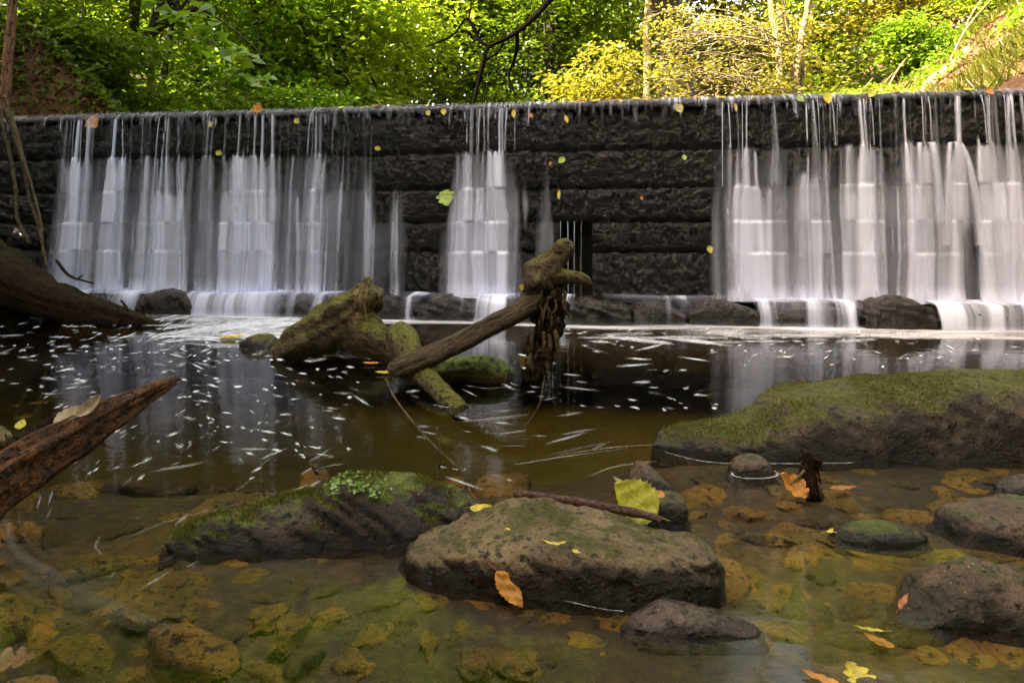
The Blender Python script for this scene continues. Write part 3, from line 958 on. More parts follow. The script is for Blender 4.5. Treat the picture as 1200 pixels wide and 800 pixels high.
# ------------------------------------------------------------------ rocks
def loft_rock(name, rows, mat, seed, nu=110, nv=56, amp=0.012, nsc=9.0, e=0.75, foot=0.25, crack=0.0, terr=0.0, skew=0.0, parent=None, flare=0.6):
    """a boulder from rows along its length: x, front y, back y, top z. The cross-section is a rounded block, its ends close."""
    rows = np.asarray(rows, float)
    S = spline(rows, nu)
    t = np.linspace(0, 1, nu)
    endk = np.minimum(1, np.minimum(t, 1 - t) / 0.07)
    endk = np.sqrt(np.clip(1 - (1 - endk) ** 2, 0, 1))
    x = S[:, 0]
    yc, hy = (S[:, 1] + S[:, 2]) / 2, np.maximum(0.004, (S[:, 2] - S[:, 1]) / 2) * (0.25 + 0.75 * endk)
    zt = np.maximum(0.004, S[:, 3])
    a = np.linspace(0, 2 * math.pi, nv, endpoint=False)
    ca, sa = np.cos(a), np.sin(a)
    cy_ = np.sign(ca) * np.abs(ca) ** e
    up = np.abs(sa) ** e
    Z = np.where(sa[None, :] >= 0, zt[:, None] * (0.35 + 0.65 * endk[:, None]) * up[None, :], -foot * up[None, :] * (0.3 + 0.7 * endk[:, None]))
    Yv = yc[:, None] - cy_[None, :] * hy[:, None] * np.where(sa[None, :] >= 0, 1, 1 + 0.12 * up[None, :]) + skew * np.maximum(0, Z)
    X = np.repeat(x[:, None], nv, 1)
    sp_ = np.maximum(0, -Z) * flare
    X = X + (x[:, None] - x.mean()) / (0.5 * np.ptp(x)) * sp_
    Yv = Yv - np.sign(cy_)[None, :] * np.abs(cy_)[None, :] * sp_ * 0.9
    V = np.stack([X, Yv, Z], -1).reshape(-1, 3)
    F = grid_faces(nu, nv, True)[:, ::-1]
    c = len(V)
    s = np.arange(nv); s2 = (s + 1) % nv
    V = np.vstack([V, V[:nv].mean(0) - [0.01, 0, 0], V[-nv:].mean(0) + [0.01, 0, 0]])
    b = (nu - 1) * nv
    T = np.vstack([np.stack([np.full(nv, c), s, s2], 1)[:, ::-1], np.stack([np.full(nv, c + 1), b + s2, b + s], 1)[:, ::-1]])[:, ::-1]
    F = F[:, ::-1]
    N = normals(V, [F, T])
    if np.mean(np.sum(N * (V - V.mean(0)), 1)) < 0:
        F, T, N = F[:, ::-1], T[:, ::-1], -N
    d = amp * 1.9 * fbm(V * nsc, seed, 5, 0.58)
    d += amp * 0.9 * fbm(V * nsc * 0.4, seed + 9, 2)
    if crack:
        q = V @ np.array([[0.9, 0.2, -0.55], [0, 1, 0], [0.55, 0.3, 0.9]]).T
        r = 1 - np.abs(fbm(q * np.array([3.0, 3.0, 13.0]), seed + 4, 3)) * 5
        d -= crack * np.clip(r, 0, 1) ** 1.5
    if terr:
        q = (V[:, 2] + 0.25 * V[:, 0] + 0.02 * fbm(V * 6, seed + 2, 3)) / terr
        d += terr * 0.30 * (ss(0.2, 0.8, q - np.floor(q)) - 0.5)
    V = V + N * d[:, None]
    if parent is None:
        o = mesh_np(name, V, [F, T], mat, loc=(x.mean(), yc.mean(), 0))
    else:
        o = mesh_np(name, V, [F, T], mat, parent)
    return o, V, [F, T]


def tufts(parent, V, F, seed, thr, n, size, mat='moss', name='moss', zmin=0.02, mask_sc=9.0):
    """little moss shoots standing on the upper faces of a rock"""
    r = np.random.default_rng(seed)
    f = F[0] if isinstance(F, list) else F
    N = normals(V, f)
    a, b, c = V[f[:, 0]], V[f[:, 1]], V[f[:, 2]]
    fn = N[f].mean(1)
    cen = V[f].mean(1)
    area = np.linalg.norm(np.cross(b - a, c - a), axis=1)
    w = area * ss(thr - 0.15, thr + 0.2, fn[:, 2] + 0.55 * fbm(cen * mask_sc, seed, 4)) * (cen[:, 2] > zmin)
    if w.sum() <= 0: return
    idx = r.choice(len(f), n, p=w / w.sum())
    u, v = r.random(n), r.random(n)
    P = (V[f[idx, 0]] * ((1 - u) * (1 - v))[:, None] + V[f[idx, 1]] * (u * (1 - v))[:, None] + V[f[idx, 2]] * (u * v)[:, None] + V[f[idx, 3]] * ((1 - u) * v)[:, None])
    dirn = fn[idx] * 0.7 + r.normal(0, 0.55, (n, 3))
    dirn /= np.linalg.norm(dirn, axis=1, keepdims=True)
    leaf_mesh(name, P, dirn, size * r.uniform(0.5, 1.5, n), M[mat], parent, r, width=0.35)


def leaf_mesh(name, P, D, L, mat, parent, r, width=0.55, fold=0.15, loc=None, flat=None, tint=None):
    """many small rhombic leaves: base point, pointing direction, length each"""
    n = len(P)
    up = r.normal(0, 1, (n, 3)) if flat is None else flat + r.normal(0, 0.35, (n, 3))
    side = np.cross(D, up)
    side /= np.maximum(np.linalg.norm(side, axis=1, keepdims=True), 1e-6)
    nr = np.cross(side, D)
    L = np.asarray(L)[:, None]
    w = width * L * 0.5
    p0 = P
    p1 = P + D * L * 0.45 + side * w + nr * L * fold
    p2 = P + D * L
    p3 = P + D * L * 0.45 - side * w + nr * L * fold
    V = np.stack([p0, p1, p2, p3], 1).reshape(-1, 3)
    F0 = np.arange(n)[:, None] * 4
    F = np.vstack([F0 + np.array([[0, 1, 2]]), F0 + np.array([[0, 2, 3]])])
    tv = (r.random(n) if tint is None else tint)
    o = mesh_np(name, V, F, mat, parent, smooth=False, loc=loc, attrs={'tint': np.repeat(tv, 4)})
    tag(o, kind='stuff')
    return o


def surf(V, px, py):
    """the point of the mesh V that shows at photo pixel px, py: nearest to the lens of those that project there"""
    qx = 600 + FPX * V[:, 0] / V[:, 1]
    qy = HOR - (V[:, 2] - CAM_H) * FPX / V[:, 1]
    d = np.hypot(qx - px, qy - py)
    near = np.argsort(d)[:6]
    return V[near[np.argmin(V[near, 1])]]


def GX(px, py, z=0.0):
    p = G(px, py, z)
    return p[0], p[1]


# A: dark jagged rock with a mossy crest
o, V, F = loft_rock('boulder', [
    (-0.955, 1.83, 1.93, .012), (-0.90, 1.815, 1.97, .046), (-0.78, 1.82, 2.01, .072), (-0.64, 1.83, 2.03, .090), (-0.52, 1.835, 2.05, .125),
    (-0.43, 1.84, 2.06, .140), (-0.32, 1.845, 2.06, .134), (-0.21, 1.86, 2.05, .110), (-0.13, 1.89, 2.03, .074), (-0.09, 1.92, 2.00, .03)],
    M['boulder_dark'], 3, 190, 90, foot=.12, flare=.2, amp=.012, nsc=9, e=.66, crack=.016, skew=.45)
tag(o, 'dark jagged rock with bright moss along its sloping crest and small green plants on top', 'rock')
tufts(o, V, F, 5, 0.92, 9000, .007)
rock_A = o
# small rounded leaves of the plant growing on it
r_ = np.random.default_rng(77)
ctr = []
for (px, py, n, sp) in ((402, 560, 26, 12), (420, 567, 36, 14), (440, 574, 30, 13), (395, 572, 16, 10), (415, 552, 16, 9)):
    for _ in range(n):
        ctr.append(surf(V, px + r_.normal(0, sp * .75), py + r_.normal(0, sp * .45)) + np.array([r_.uniform(-.004, .004), -.006, .004]))
ctr = np.array(ctr)
pl = tag(empty('small_plant', ctr.mean(0)), 'little clump of round green leaves growing on the dark mossy rock', 'plant')
dd = np.stack([r_.normal(0, .6, len(ctr)), r_.normal(-.5, .3, len(ctr)), r_.normal(.1, .4, len(ctr))], 1)
dd /= np.linalg.norm(dd, axis=1, keepdims=True)
leaf_mesh('leaves', ctr, dd, r_.uniform(.010, .018, len(ctr)), leaf_mat('rock_plant_leaf', (.16, .26, .06), (.30, .42, .12), .3), pl, r_, width=.9, flat=np.array([[0, -.5, 1.]]))
# B: big flat-topped boulder
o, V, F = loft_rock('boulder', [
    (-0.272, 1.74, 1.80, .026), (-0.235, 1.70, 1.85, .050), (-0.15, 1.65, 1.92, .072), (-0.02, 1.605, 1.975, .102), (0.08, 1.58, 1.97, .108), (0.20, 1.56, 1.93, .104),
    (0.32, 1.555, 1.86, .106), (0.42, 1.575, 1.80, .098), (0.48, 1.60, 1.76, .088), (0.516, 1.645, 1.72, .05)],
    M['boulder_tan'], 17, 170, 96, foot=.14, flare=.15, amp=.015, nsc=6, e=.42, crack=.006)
tag(o, 'broad flat topped tan boulder with an orange leaf hanging over its front edge', 'rock')
tufts(o, V, F, 8, 1.22, 1800, .004)
VB = V
# D: long moss-covered rock at the right
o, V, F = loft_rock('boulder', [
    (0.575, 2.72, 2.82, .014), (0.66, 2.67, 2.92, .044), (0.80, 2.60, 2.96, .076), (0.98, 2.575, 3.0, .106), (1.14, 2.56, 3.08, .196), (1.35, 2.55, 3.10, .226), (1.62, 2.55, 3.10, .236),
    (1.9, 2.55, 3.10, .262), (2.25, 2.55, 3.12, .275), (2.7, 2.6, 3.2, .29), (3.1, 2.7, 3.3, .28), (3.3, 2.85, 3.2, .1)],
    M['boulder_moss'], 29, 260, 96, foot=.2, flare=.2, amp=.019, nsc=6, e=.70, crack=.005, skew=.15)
tag(o, 'long low boulder thickly covered in moss along its top at the edge of the pool', 'rock')
tufts(o, V, F, 9, 0.86, 22000, .0085, mask_sc=4.0)
rk = np.random.default_rng(5)
# dead stalks lying in its moss
for k in range(9):
    x0, z0 = rk.uniform(.95, 2.3), rk.uniform(.10, .2)
    p = [(x0, 2.62 - .02, z0, .0022), (x0 + rk.uniform(-.03, .03), 2.63, z0 + .03, .002), (x0 + rk.uniform(-.05, .05), 2.66, z0 + .06, .0012)]
    Vt, Ft = tube(p, 5, 8, .1, k)
    mesh_np('dead_stalk', Vt, Ft, M['pale_wood'], o)


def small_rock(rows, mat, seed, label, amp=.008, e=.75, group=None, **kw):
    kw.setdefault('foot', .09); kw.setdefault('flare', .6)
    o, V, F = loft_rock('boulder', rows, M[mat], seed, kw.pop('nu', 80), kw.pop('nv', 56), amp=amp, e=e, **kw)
    tag(o, label, 'rock', group)
    return o, V, F


# E
o, V, F = small_rock([(1.245, 1.95, 2.02, .014), (1.28, 1.88, 2.05, .050), (1.37, 1.79, 2.06, .078), (1.50, 1.72, 2.06, .092), (1.66, 1.67, 2.06, .100), (1.85, 1.67, 2.06, .10), (1.98, 1.75, 2.0, .04)], 'boulder_grey', 41,
           'smooth grey rounded rock with a thin moss patch beyond the pyramid shaped rock', amp=.009, e=.62, nu=120, nv=72)
tufts(o, V, F, 12, 1.15, 900, .004)
# F
small_rock([(0.835, 1.48, 1.53, .004), (0.88, 1.47, 1.60, .020), (0.94, 1.46, 1.66, .050), (1.00, 1.455, 1.69, .072), (1.045, 1.455, 1.69, .090), (1.10, 1.455, 1.69, .086), (1.20, 1.46, 1.68, .060), (1.32, 1.48, 1.66, .04), (1.42, 1.53, 1.6, .01)], 'boulder_grey', 43,
           'pyramid shaped rough grey rock standing out of the shallow water', amp=.014, e=1.12, nu=110, nv=72)
# C
small_rock([(0.255, 1.475, 1.51, .004), (0.295, 1.455, 1.55, .026), (0.345, 1.445, 1.57, .046), (0.40, 1.44, 1.56, .034), (0.46, 1.435, 1.54, .022), (0.525, 1.44, 1.49, .004)], 'boulder_wet', 47,
           'low wet purple brown rock just in front of the flat topped boulder', amp=.011, e=1.0)
# G
small_rock([(0.915, 1.90, 1.95, .006), (0.95, 1.875, 1.97, .022), (1.02, 1.865, 1.99, .034), (1.09, 1.87, 1.99, .028), (1.155, 1.90, 1.97, .008)], 'boulder_dark', 53,
           'small flat dark wet stone beside a floating pale yellow leaf', amp=.008, e=.95)
# H with its foam collar
o, V, F = small_rock([(0.785, 2.41, 2.49, .016), (0.81, 2.39, 2.51, .042), (0.855, 2.38, 2.52, .056), (0.90, 2.39, 2.51, .048), (0.93, 2.42, 2.49, .02)], 'boulder_grey', 59,
                     'small rounded stone with a white ring of foam around it', amp=.004)
# I, J
small_rock([(0.36, 2.22, 2.28, .02), (0.40, 2.19, 2.33, .072), (0.435, 2.18, 2.35, .098), (0.475, 2.19, 2.34, .066), (0.535, 2.23, 2.30, .022)], 'boulder_grey', 61,
           'pointed stone behind the large yellow green leaf', amp=.009)
small_rock([(0.405, 1.99, 2.07, .055), (0.43, 1.975, 2.09, .074), (0.47, 1.97, 2.10, .070), (0.507, 1.98, 2.09, .066), (0.517, 2.0, 2.06, .02)], 'boulder_dark', 67,
           'small blocky dark stone at the thin end of the stick', amp=.007, e=.45)
small_rock([(1.62, 2.24, 2.30, .01), (1.66, 2.21, 2.33, .035), (1.74, 2.20, 2.33, .045), (1.84, 2.23, 2.3, .02)], 'boulder_wet', 71,
           'tiny wet stone poking out between the mossy boulder and the smooth grey rock', amp=.006)
small_rock([(0.62, 1.225, 1.26, .004), (0.645, 1.215, 1.29, .016), (0.68, 1.215, 1.30, .020), (0.715, 1.22, 1.28, .010), (0.735, 1.235, 1.265, .003)], 'boulder_wet', 73,
           'small purple wet pebble next to the pale yellow lobed leaf at the bottom edge', amp=.005)
small_rock([(-2.07, 5.15, 5.25, .03), (-1.97, 5.08, 5.32, .075), (-1.87, 5.06, 5.32, .085), (-1.76, 5.1, 5.28, .03)], 'boulder_moss', 79,
           'small mossy stone in the pool left of the broken stump', amp=.014)
small_rock([(-0.97, 1.18, 1.24, .012), (-0.93, 1.15, 1.29, .03), (-0.87, 1.15, 1.30, .024), (-0.84, 1.18, 1.27, .006)], 'bedstone', 83,
           'orange brown wet stone breaking the surface at the lower left edge', amp=.006)

# the row of stones along the foot of the weir
LED = [  # px0, px1, top z, out, kind of look, label
    (92, 140, .20, .40, 'ledge', 'low dark stone behind the tip of the dark fallen trunk', .8),
    (163, 240, .265, .46, 'ledge', 'big round topped dark stone standing dry below the wide left curtain', .7),
    (238, 335, .215, .44, 'ledge', 'dark stone almost hidden under the low cascade right of the round topped stone', .7),
    (318, 390, .235, .48, 'ledge', 'brown stone half under water just left of the broken stump', .7),
    (384, 440, .23, .50, 'ledge', 'dark stone seen behind the broken top of the stump', .7),
    (436, 492, .235, .52, 'ledge', 'dark stone between the broken stump and the small spill', .6),
    (488, 566, .225, .55, 'ledge', 'long dark layered stone with a yellow leaf on it', .6),
    (592, 640, .24, .52, 'ledge', 'dark stone behind the knotted head of the fallen branch', .7),
    (634, 745, .225, .58, 'ledge', 'rough brown stone below the sluice opening', .5),
    (738, 806, .205, .58, 'ledge', 'flat brown stone under a thin water film below the bare wall', .5),
    (802, 890, .225, .56, 'ledge', 'squared dark stone with green specks left of the small double spill', .45),
    (888, 1006, .205, .52, 'ledge', 'long stone veiled by thin water left of the loaf shaped stone', .5),
    (1004, 1096, .285, .54, 'ledge', 'loaf shaped black stone standing dry below the right curtain', .5),
    (1094, 1180, .19, .50, 'ledge', 'stone drowned in white water right of the loaf shaped stone', .5),
    (1178, 1290, .20, .50, 'ledge', 'pale stone under the water film at the far right end of the weir foot', .5)]
for i, (p0, p1, zt, out, mk, lab, e) in enumerate(LED):
    s0, s1 = float(s_of(p0, out)), float(s_of(p1, out))
    oe = float(env(0.5 * (p0 + p1), EDGE)) + 0.09 + (0.05 if zt > .24 else 0)
    n = 6
    rr_ = random.Random(i)
    rows = []
    for j in range(n):
        f = j / (n - 1)
        k = math.sin(math.pi * min(1, max(0, f))) ** 0.35 if 0 < f < 1 else 0.55
        s = s0 + (s1 - s0) * f
        c = wall(s, oe, 0)
        b = wall(s, 0.16, 0)
        rows.append((c[0], c[1] + rr_.uniform(-.015, .015), b[1], zt * k * rr_.uniform(.96, 1.03)))
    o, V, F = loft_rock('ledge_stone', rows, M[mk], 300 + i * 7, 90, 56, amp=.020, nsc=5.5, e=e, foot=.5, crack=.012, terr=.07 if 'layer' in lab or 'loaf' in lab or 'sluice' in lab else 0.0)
    tag(o, lab, 'stone', 'stones along the foot of the weir')

# stones on the bed of the pool, seen through the water: pieces of the ground
bs = []
for k in range(9):
    q_ = random.Random(k + 60)
    u = lambda a_, b_: q_.uniform(a_, b_)
    o, V, F = loft_rock('stone', [(-.5, u(-.3, -.05), u(.05, .3), .10), (-.32, u(-.55, -.3), u(.3, .55), u(.2, .4)), (0, u(-.6, -.4), u(.4, .65), u(.3, .45)), (.3, u(-.5, -.25), u(.25, .5), u(.2, .4)), (.5, u(-.3, -.05), u(.05, .25), .08)],
                        M[('bedstone', 'bedstone_dark', 'bedstone_green')[k % 3]], 500 + k, 26, 20, amp=.09, nsc=2.6, e=.55, foot=.3, parent=ground)
    bs.append(o)
rb = random.Random(12)
spots = []
cnt = 0
tries = 0
while cnt < 290 and tries < 6000:
    tries += 1
    py = 800 - 270 * rb.random() ** 1.3
    px = rb.uniform(-40, 1240)
    if py < 640 and px < 820 and rb.random() < .75: continue
    z = -0.09
    p = G(px, py, z)
    size = rb.choice((.05, .07, .09, .12, .16, .24)) * rb.uniform(.8, 1.2)
    if any((p[0] - q[0]) ** 2 + (p[1] - q[1]) ** 2 < (0.36 * (size + q[2])) ** 2 for q in spots): continue
    spots.append((p[0], p[1], size))
    src = bs[cnt % 9]
    o = src if cnt < 9 else src.copy()
    if cnt >= 9:
        COL.objects.link(o); o.parent = ground
    o.location = (p[0], p[1], gz(p[0], p[1]) - 0.01)
    o.rotation_euler = (rb.uniform(-.15, .15), rb.uniform(-.15, .15), rb.uniform(0, 6.28))
    hz = size * rb.uniform(.55, .9)
    hz = min(hz, (-0.018 - o.location.z) / 0.45)
    o.scale = (size * rb.uniform(1.0, 1.7), size * rb.uniform(.6, 1.0), max(.02, hz))
    cnt += 1


# ------------------------------------------------------------------ wood in the pool
def rows_px(lst):
    """rows px, py, Y, radius in photo pixels -> x, y, z, r in metres"""
    out = []
    for px, py, Y, r in lst:
        p = W(px, py, Y)
        out.append((p[0], p[1], p[2], r * Y / FPX))
    return out


# broken mossy stump
st = tag(empty('tree_stump', G(410, 412)), 'mossy broken tree stump rising from the pool in front of the weir', 'stump')
Va, Fa = tube(rows_px([(322, 418, 4.75, 10), (345, 405, 4.8, 19), (378, 386, 4.85, 27), (404, 372, 4.85, 27), (422, 356, 4.85, 19), (434, 343, 4.82, 14)]), 34, 60, .22, 3, 5.0, .35)
Vb, Fb = tube(rows_px([(392, 372, 4.86, 20), (420, 385, 4.83, 24), (448, 402, 4.75, 21), (472, 418, 4.65, 17), (490, 436, 4.55, 16)]), 30, 44, .2, 5, 5.0, .3)
Vj, Fj = join([(Va, Fa), (Vb, Fb)])
mesh_np('trunk', Vj, Fj, M['driftwood'], st)
Vc, Fc = tube(rows_px([(424, 354, 4.80, 15), (432, 346, 4.78, 16), (436, 338, 4.76, 15.5)]), 22, 12, .15, 9, 8.0, .2, jag=.10)
mesh_np('broken_top', Vc, Fc, M['pale_wood'], st)
Vc, Fc = tube(rows_px([(425, 350, 4.70, 2), (428, 362, 4.69, 1.4), (430, 378, 4.69, .8)]), 5, 12, .2, 2)
mesh_np('bark_strip', Vc, Fc, M['pale_wood'], st)
tr_moss = np.vstack([Va, Vb])
tufts(st, Va, Fa, 15, .80, 2500, .016, zmin=.05)

# the long bare branch with its knotted head
fb = tag(empty('fallen_branch', G(500, 470)), 'long bare dead branch propped above the water with a knotted head and hanging shreds', 'branch')
Va, Fa = tube(rows_px([(462, 438, 3.80, 6), (470, 431, 3.80, 13), (520, 410, 3.82, 13), (575, 382, 3.85, 13), (618, 359, 3.88, 13.5), (648, 338, 3.90, 14)]), 24, 60, .10, 21, 9.0, .25)
mesh_np('pole', Va, Fa, M['pole_wood'], fb)
Va, Fa = tube(rows_px([(466, 390, 4.25, 13), (472, 400, 4.15, 18), (482, 420, 4.0, 18), (502, 446, 3.75, 13), (522, 465, 3.5, 12), (540, 484, 3.36, 10)]), 26, 50, .15, 25, 7.0, .25)
mesh_np('prop_leg', Va, Fa, M['driftwood'], fb)
tufts(fb, Va, Fa, 16, .85, 900, .012, zmin=.03)
Va, Fa = tube(rows_px([(618, 338, 3.88, 10), (628, 328, 3.88, 19), (638, 318, 3.88, 18), (652, 303, 3.86, 13), (664, 291, 3.84, 12.5), (670, 287, 3.83, 9)]), 26, 40, .26, 27, 9.0, .3)
Vb, Fb = tube(rows_px([(622, 345, 3.9, 12), (632, 330, 3.9, 20), (640, 312, 3.92, 15), (636, 304, 3.93, 5)]), 22, 24, .2, 33, 9.0, .2)
Vc, Fc = tube(rows_px([(632, 322, 3.88, 14), (655, 323, 3.84, 10), (672, 325, 3.82, 7), (686, 328, 3.80, 5.5), (694, 334, 3.79, 1.5)]), 18, 28, .2, 35, 9.0, .2)
Vj, Fj = join([(Va, Fa), (Vb, Fb), (Vc, Fc)])
mesh_np('knot', Vj, Fj, M['driftwood'], fb)
tufts(fb, Vj, Fj, 18, .75, 1400, .010, zmin=.03)
Va, Fa = tube(rows_px([(650, 330, 3.9, 13), (646, 355, 3.9, 18), (642, 388, 3.88, 17), (634, 420, 3.86, 14), (625, 446, 3.85, 7)]), 30, 60, .45, 37, 16.0, .8, jag=.05)
mesh_np('hanging_bark', Va, Fa, M['dark_trunk'], fb)
rh = random.Random(4)
sh = []
for k in range(46):
    f = rh.random() * .9
    x0, y0 = 650 - 24 * f + rh.uniform(-15, 15), 335 + 100 * f
    ln = rh.uniform(14, 34)
    w = rh.uniform(.8, 3.0)
    Yd = 3.86 + rh.uniform(-.07, .07)
    dx = rh.uniform(-9, 7)
    sh.append(tube(rows_px([(x0, y0, Yd, w), (x0 + dx * .3 + rh.uniform(-4, 4), y0 + ln * .5, Yd - .01, w), (x0 + dx, min(452, y0 + ln), Yd, w * .3)]), 5, 8, .2, k))
Vj, Fj = join(sh)
tag(mesh_np('bark_shreds', Vj, Fj, M['twig'], fb), kind='stuff')
Va, Fa = tube(rows_px([(638, 430, 3.85, 1.6), (636, 455, 3.78, 1.3), (630, 478, 3.6, 1.0), (614, 502, 3.15, .8)]), 6, 24, .2, 41)
mesh_np('twig', Va, Fa, M['twig'], fb)
# mossy log behind it
o = None
Va, Fa = tube(rows_px([(488, 440, 4.05, 13), (515, 434, 4.02, 15), (545, 432, 4.0, 15), (572, 434, 3.98, 15), (588, 440, 3.96, 14), (593, 450, 3.95, 10)]), 28, 44, .14, 51, 6.0, .2)
o = mesh_np('mossy_log', Va, Fa, M['log_moss'], loc=G(545, 450))
tag(o, 'short log with a bright green mossy back lying in the water behind the propped branch', 'log')
tufts(o, Va, Fa, 20, .55, 5000, .012, zmin=.03)
# dark trunk fallen at the left end of the weir
Va, Fa = tube(rows_px([(-130, 262, 7.6, 28), (-60, 295, 7.3, 29), (0, 322, 7.0, 27), (45, 346, 6.75, 22), (95, 363, 6.6, 18), (145, 374, 6.5, 12), (188, 383, 6.45, 5)]), 36, 80, .16, 61, 3.0, .3)
o = mesh_np('rotting_tree', Va, Fa, M['dark_trunk'], loc=G(90, 378))
tag(o, 'dark rotting tree trunk fallen into the pool from the left bank', 'fallen trunk')
tufts(o, Va, Fa, 22, 1.0, 2500, .018, zmin=.03)
for k, pts in enumerate(([(66, 305, 6.95, 2), (80, 322, 6.9, 1.7), (95, 328, 6.85, 1.4), (110, 332, 6.8, 1)], [(90, 328, 6.86, 1.3), (97, 322, 6.85, .8)], [(142, 352, 6.5, 1.6), (148, 360, 6.48, 1.6), (150, 366, 6.47, 1.2)])):
    Vt, Ft = tube(rows_px(pts), 6, 16, .2, k)
    mesh_np('twig', Vt, Ft, M['dark_trunk'], o)
# red-brown broken branch reaching in from the left, close to the lens
fr = tag(empty('broken_branch', (-0.9, 1.2, .4)), 'red brown broken branch with a split pale end reaching over the water from the left', 'branch')
Va, Fa = tube([(-1.75, .85, -.25, .075), (-1.3, 1.0, .18, .07)] + rows_px([(-120, 655, 1.15, 40), (0, 566, 1.25, 31), (60, 527, 1.32, 25), (120, 491, 1.38, 19), (175, 461, 1.44, 11), (203, 447, 1.47, 5)]), 48, 160, .13, 71, 14.0, .40, jag=.03)
mesh_np('limb', Va, Fa, M['red_branch'], fr)
Va, Fa = tube(rows_px([(-20, 545, 1.30, 7), (30, 515, 1.34, 7), (65, 490, 1.38, 6), (82, 477, 1.4, 2)]), 12, 30, .5, 73, 30.0, .5)
mesh_np('split_bark', Va, Fa, M['dark_trunk'], fr)
Va, Fa = tube(rows_px([(-10, 508, 1.34, 9), (5, 515, 1.34, 8), (14, 528, 1.33, 5)]), 12, 14, .4, 76, 30.0, .4)
mesh_np('broken_stub', Va, Fa, M['pale_wood'], fr)
Va, Fa = tube(rows_px([(112, 512, 1.36, 2), (124, 522, 1.36, 1.4), (134, 526, 1.36, .8)]), 6, 12, .3, 77)
mesh_np('twig', Va, Fa, M['red_branch'], fr)


# ------------------------------------------------------------------ single leaves and twigs
def make_leaf(px, py, Y, size, mat, label, yaw, pitch=0.0, roll=0.0, kind='oval', curl=0.25, fold=0.2, group=None, stem=True, z=None, width=.5, spin=0.0):
    """a fallen leaf at a photo pixel; yaw turns it on the ground, pitch/roll tilt it"""
    p = W(px, py, Y) if z is None else G(px, py, z)
    nl, nw = 26, 11
    t = np.linspace(0, 1, nl)
    u = np.linspace(-1, 1, nw)
    if kind == 'oval':
        w = width * np.sin(np.pi * t ** 0.85) ** 0.8 * (1 + 0.07 * np.sign(np.sin(t * 62)))
    elif kind == 'maple':
        w = width * 1.5 * np.clip(np.sin(np.pi * t ** 0.75), 0, 1) ** 0.6 * (0.55 + 0.45 * np.abs(np.cos(t * 3.1 * math.pi)))
    else:   # thin curled
        w = 0.10 * np.sin(np.pi * t) ** 0.6 + 0.01
    Tm, Um = np.meshgrid(t, u, indexing='ij')
    X = Um * w[:, None]
    if kind == 'maple':
        Yl = Tm - 0.18 * np.abs(Um) * (1 - Tm) + 0.05 * np.sin(Um * 9)
    else:
        Yl = Tm - 0.10 * np.abs(Um) * w[:, None]
    Z = fold * np.abs(Um) * w[:, None] + curl * (Tm - .5) ** 2 + .015 * np.sin(Tm * 20 + Um * 4)
    if kind == 'curl':
        X = X + 0.35 * (Tm - .5) ** 2 * 2
    P = np.stack([X, Yl - .5, Z], -1).reshape(-1, 3) * size
    Rm = np.array((Matrix.Rotation(yaw, 3, 'Z') @ Matrix.Rotation(pitch, 3, 'X') @ Matrix.Rotation(roll, 3, 'Y') @ Matrix.Rotation(spin, 3, 'Z')))
    P = P @ Rm.T + p
    o = mesh_np('leaf', P, grid_faces(nl, nw), M[mat], loc=p, attrs={'leaf_u': Um.ravel(), 'leaf_v': Tm.ravel()})
    tag(o, label, 'leaf', group)
    if stem and size > .03:
        b = np.array([[0, -.5, curl * .25], [.02, -.62, curl * .3], [.06, -.75, curl * .3]]) * size @ Rm.T + p
        Vs, Fs = tube(np.hstack([b, np.array([[.014], [.012], [.010]]) * size]), 5, 6)
        mesh_np('leaf_stalk', Vs, Fs, M[mat], o)
    return o


EW = 1.0
make_leaf(597, 690, surf(VB, 590, 678)[1] - .02, .098, 'lf_orange', 'orange brown oval leaf hanging over the front edge of the flat topped boulder', R(0), R(55), R(6), spin=R(-141), width=.24, curl=.15, fold=.12)
make_leaf(744, 585, 1.96, .150, 'lf_ygreen', 'large yellow green leaf propped upright behind the stick', R(8), R(66), R(4), spin=R(52), width=.42, curl=.2, fold=.1)
make_leaf(772, 579, 2.03, .035, 'lf_orange', 'small bright orange leaf on the blocky dark stone', R(70), R(20), R(-30), width=.4, curl=.5)
make_leaf(722, 562, 2.06, .045, 'lf_pale', 'curled pale leaf standing behind the large yellow green leaf', R(120), R(30), R(-30), curl=.6, width=.22)
pb = surf(VB, 650, 640)
make_leaf(674, 646, surf(VB, 674, 648)[1] - .008, .018, 'lf_yellow', 'tiny pale yellow leaf scrap right of the curled leaf on the flat topped boulder', R(70), R(15), 0, stem=False)
make_leaf(595, 620, surf(VB, 595, 622)[1] - .008, .016, 'lf_yellow', 'tiny yellow leaf scrap at the left side of the flat topped boulder', R(110), R(15), 0, stem=False)
make_leaf(650, 637, pb[1] - .012, .062, 'lf_yellow', 'thin curled yellow leaf lying on the flat topped boulder', R(100), R(8), 0, kind='curl', curl=.3, stem=False)
make_leaf(565, 596, 1.93, .070, 'lf_yellow', 'twisted yellow leaf between the mossy crested rock and the flat topped boulder', R(250), R(12), R(30), width=.22, curl=.6)
make_leaf(551, 577, 1.98, .055, 'lf_orange', 'thin orange leaf tip standing above the twisted yellow leaf', R(30), R(25), R(60), width=.14, curl=.5)
make_leaf(926, 568, 2.27, .085, 'lf_orange', 'crumpled orange leaf leaning against the dark post', R(60), R(35), R(-35), kind='maple', width=.32, curl=.8, fold=.5)
make_leaf(957, 560, 2.26, .08, 'lf_orange', 'narrow orange leaf stuck upright to the post', R(5), R(70), R(70), width=.18, curl=.2)
make_leaf(988, 572, 2.3, .10, 'lf_rust', 'rust brown leaf floating just right of the post', R(-80), 0, 0, z=.006, width=.18, curl=.15)
make_leaf(985, 622, 1.95, .085, 'lf_yellow', 'pale yellow leaf floating beside the small flat dark stone', R(-82), R(4), 0, z=.008, width=.18, curl=.2)
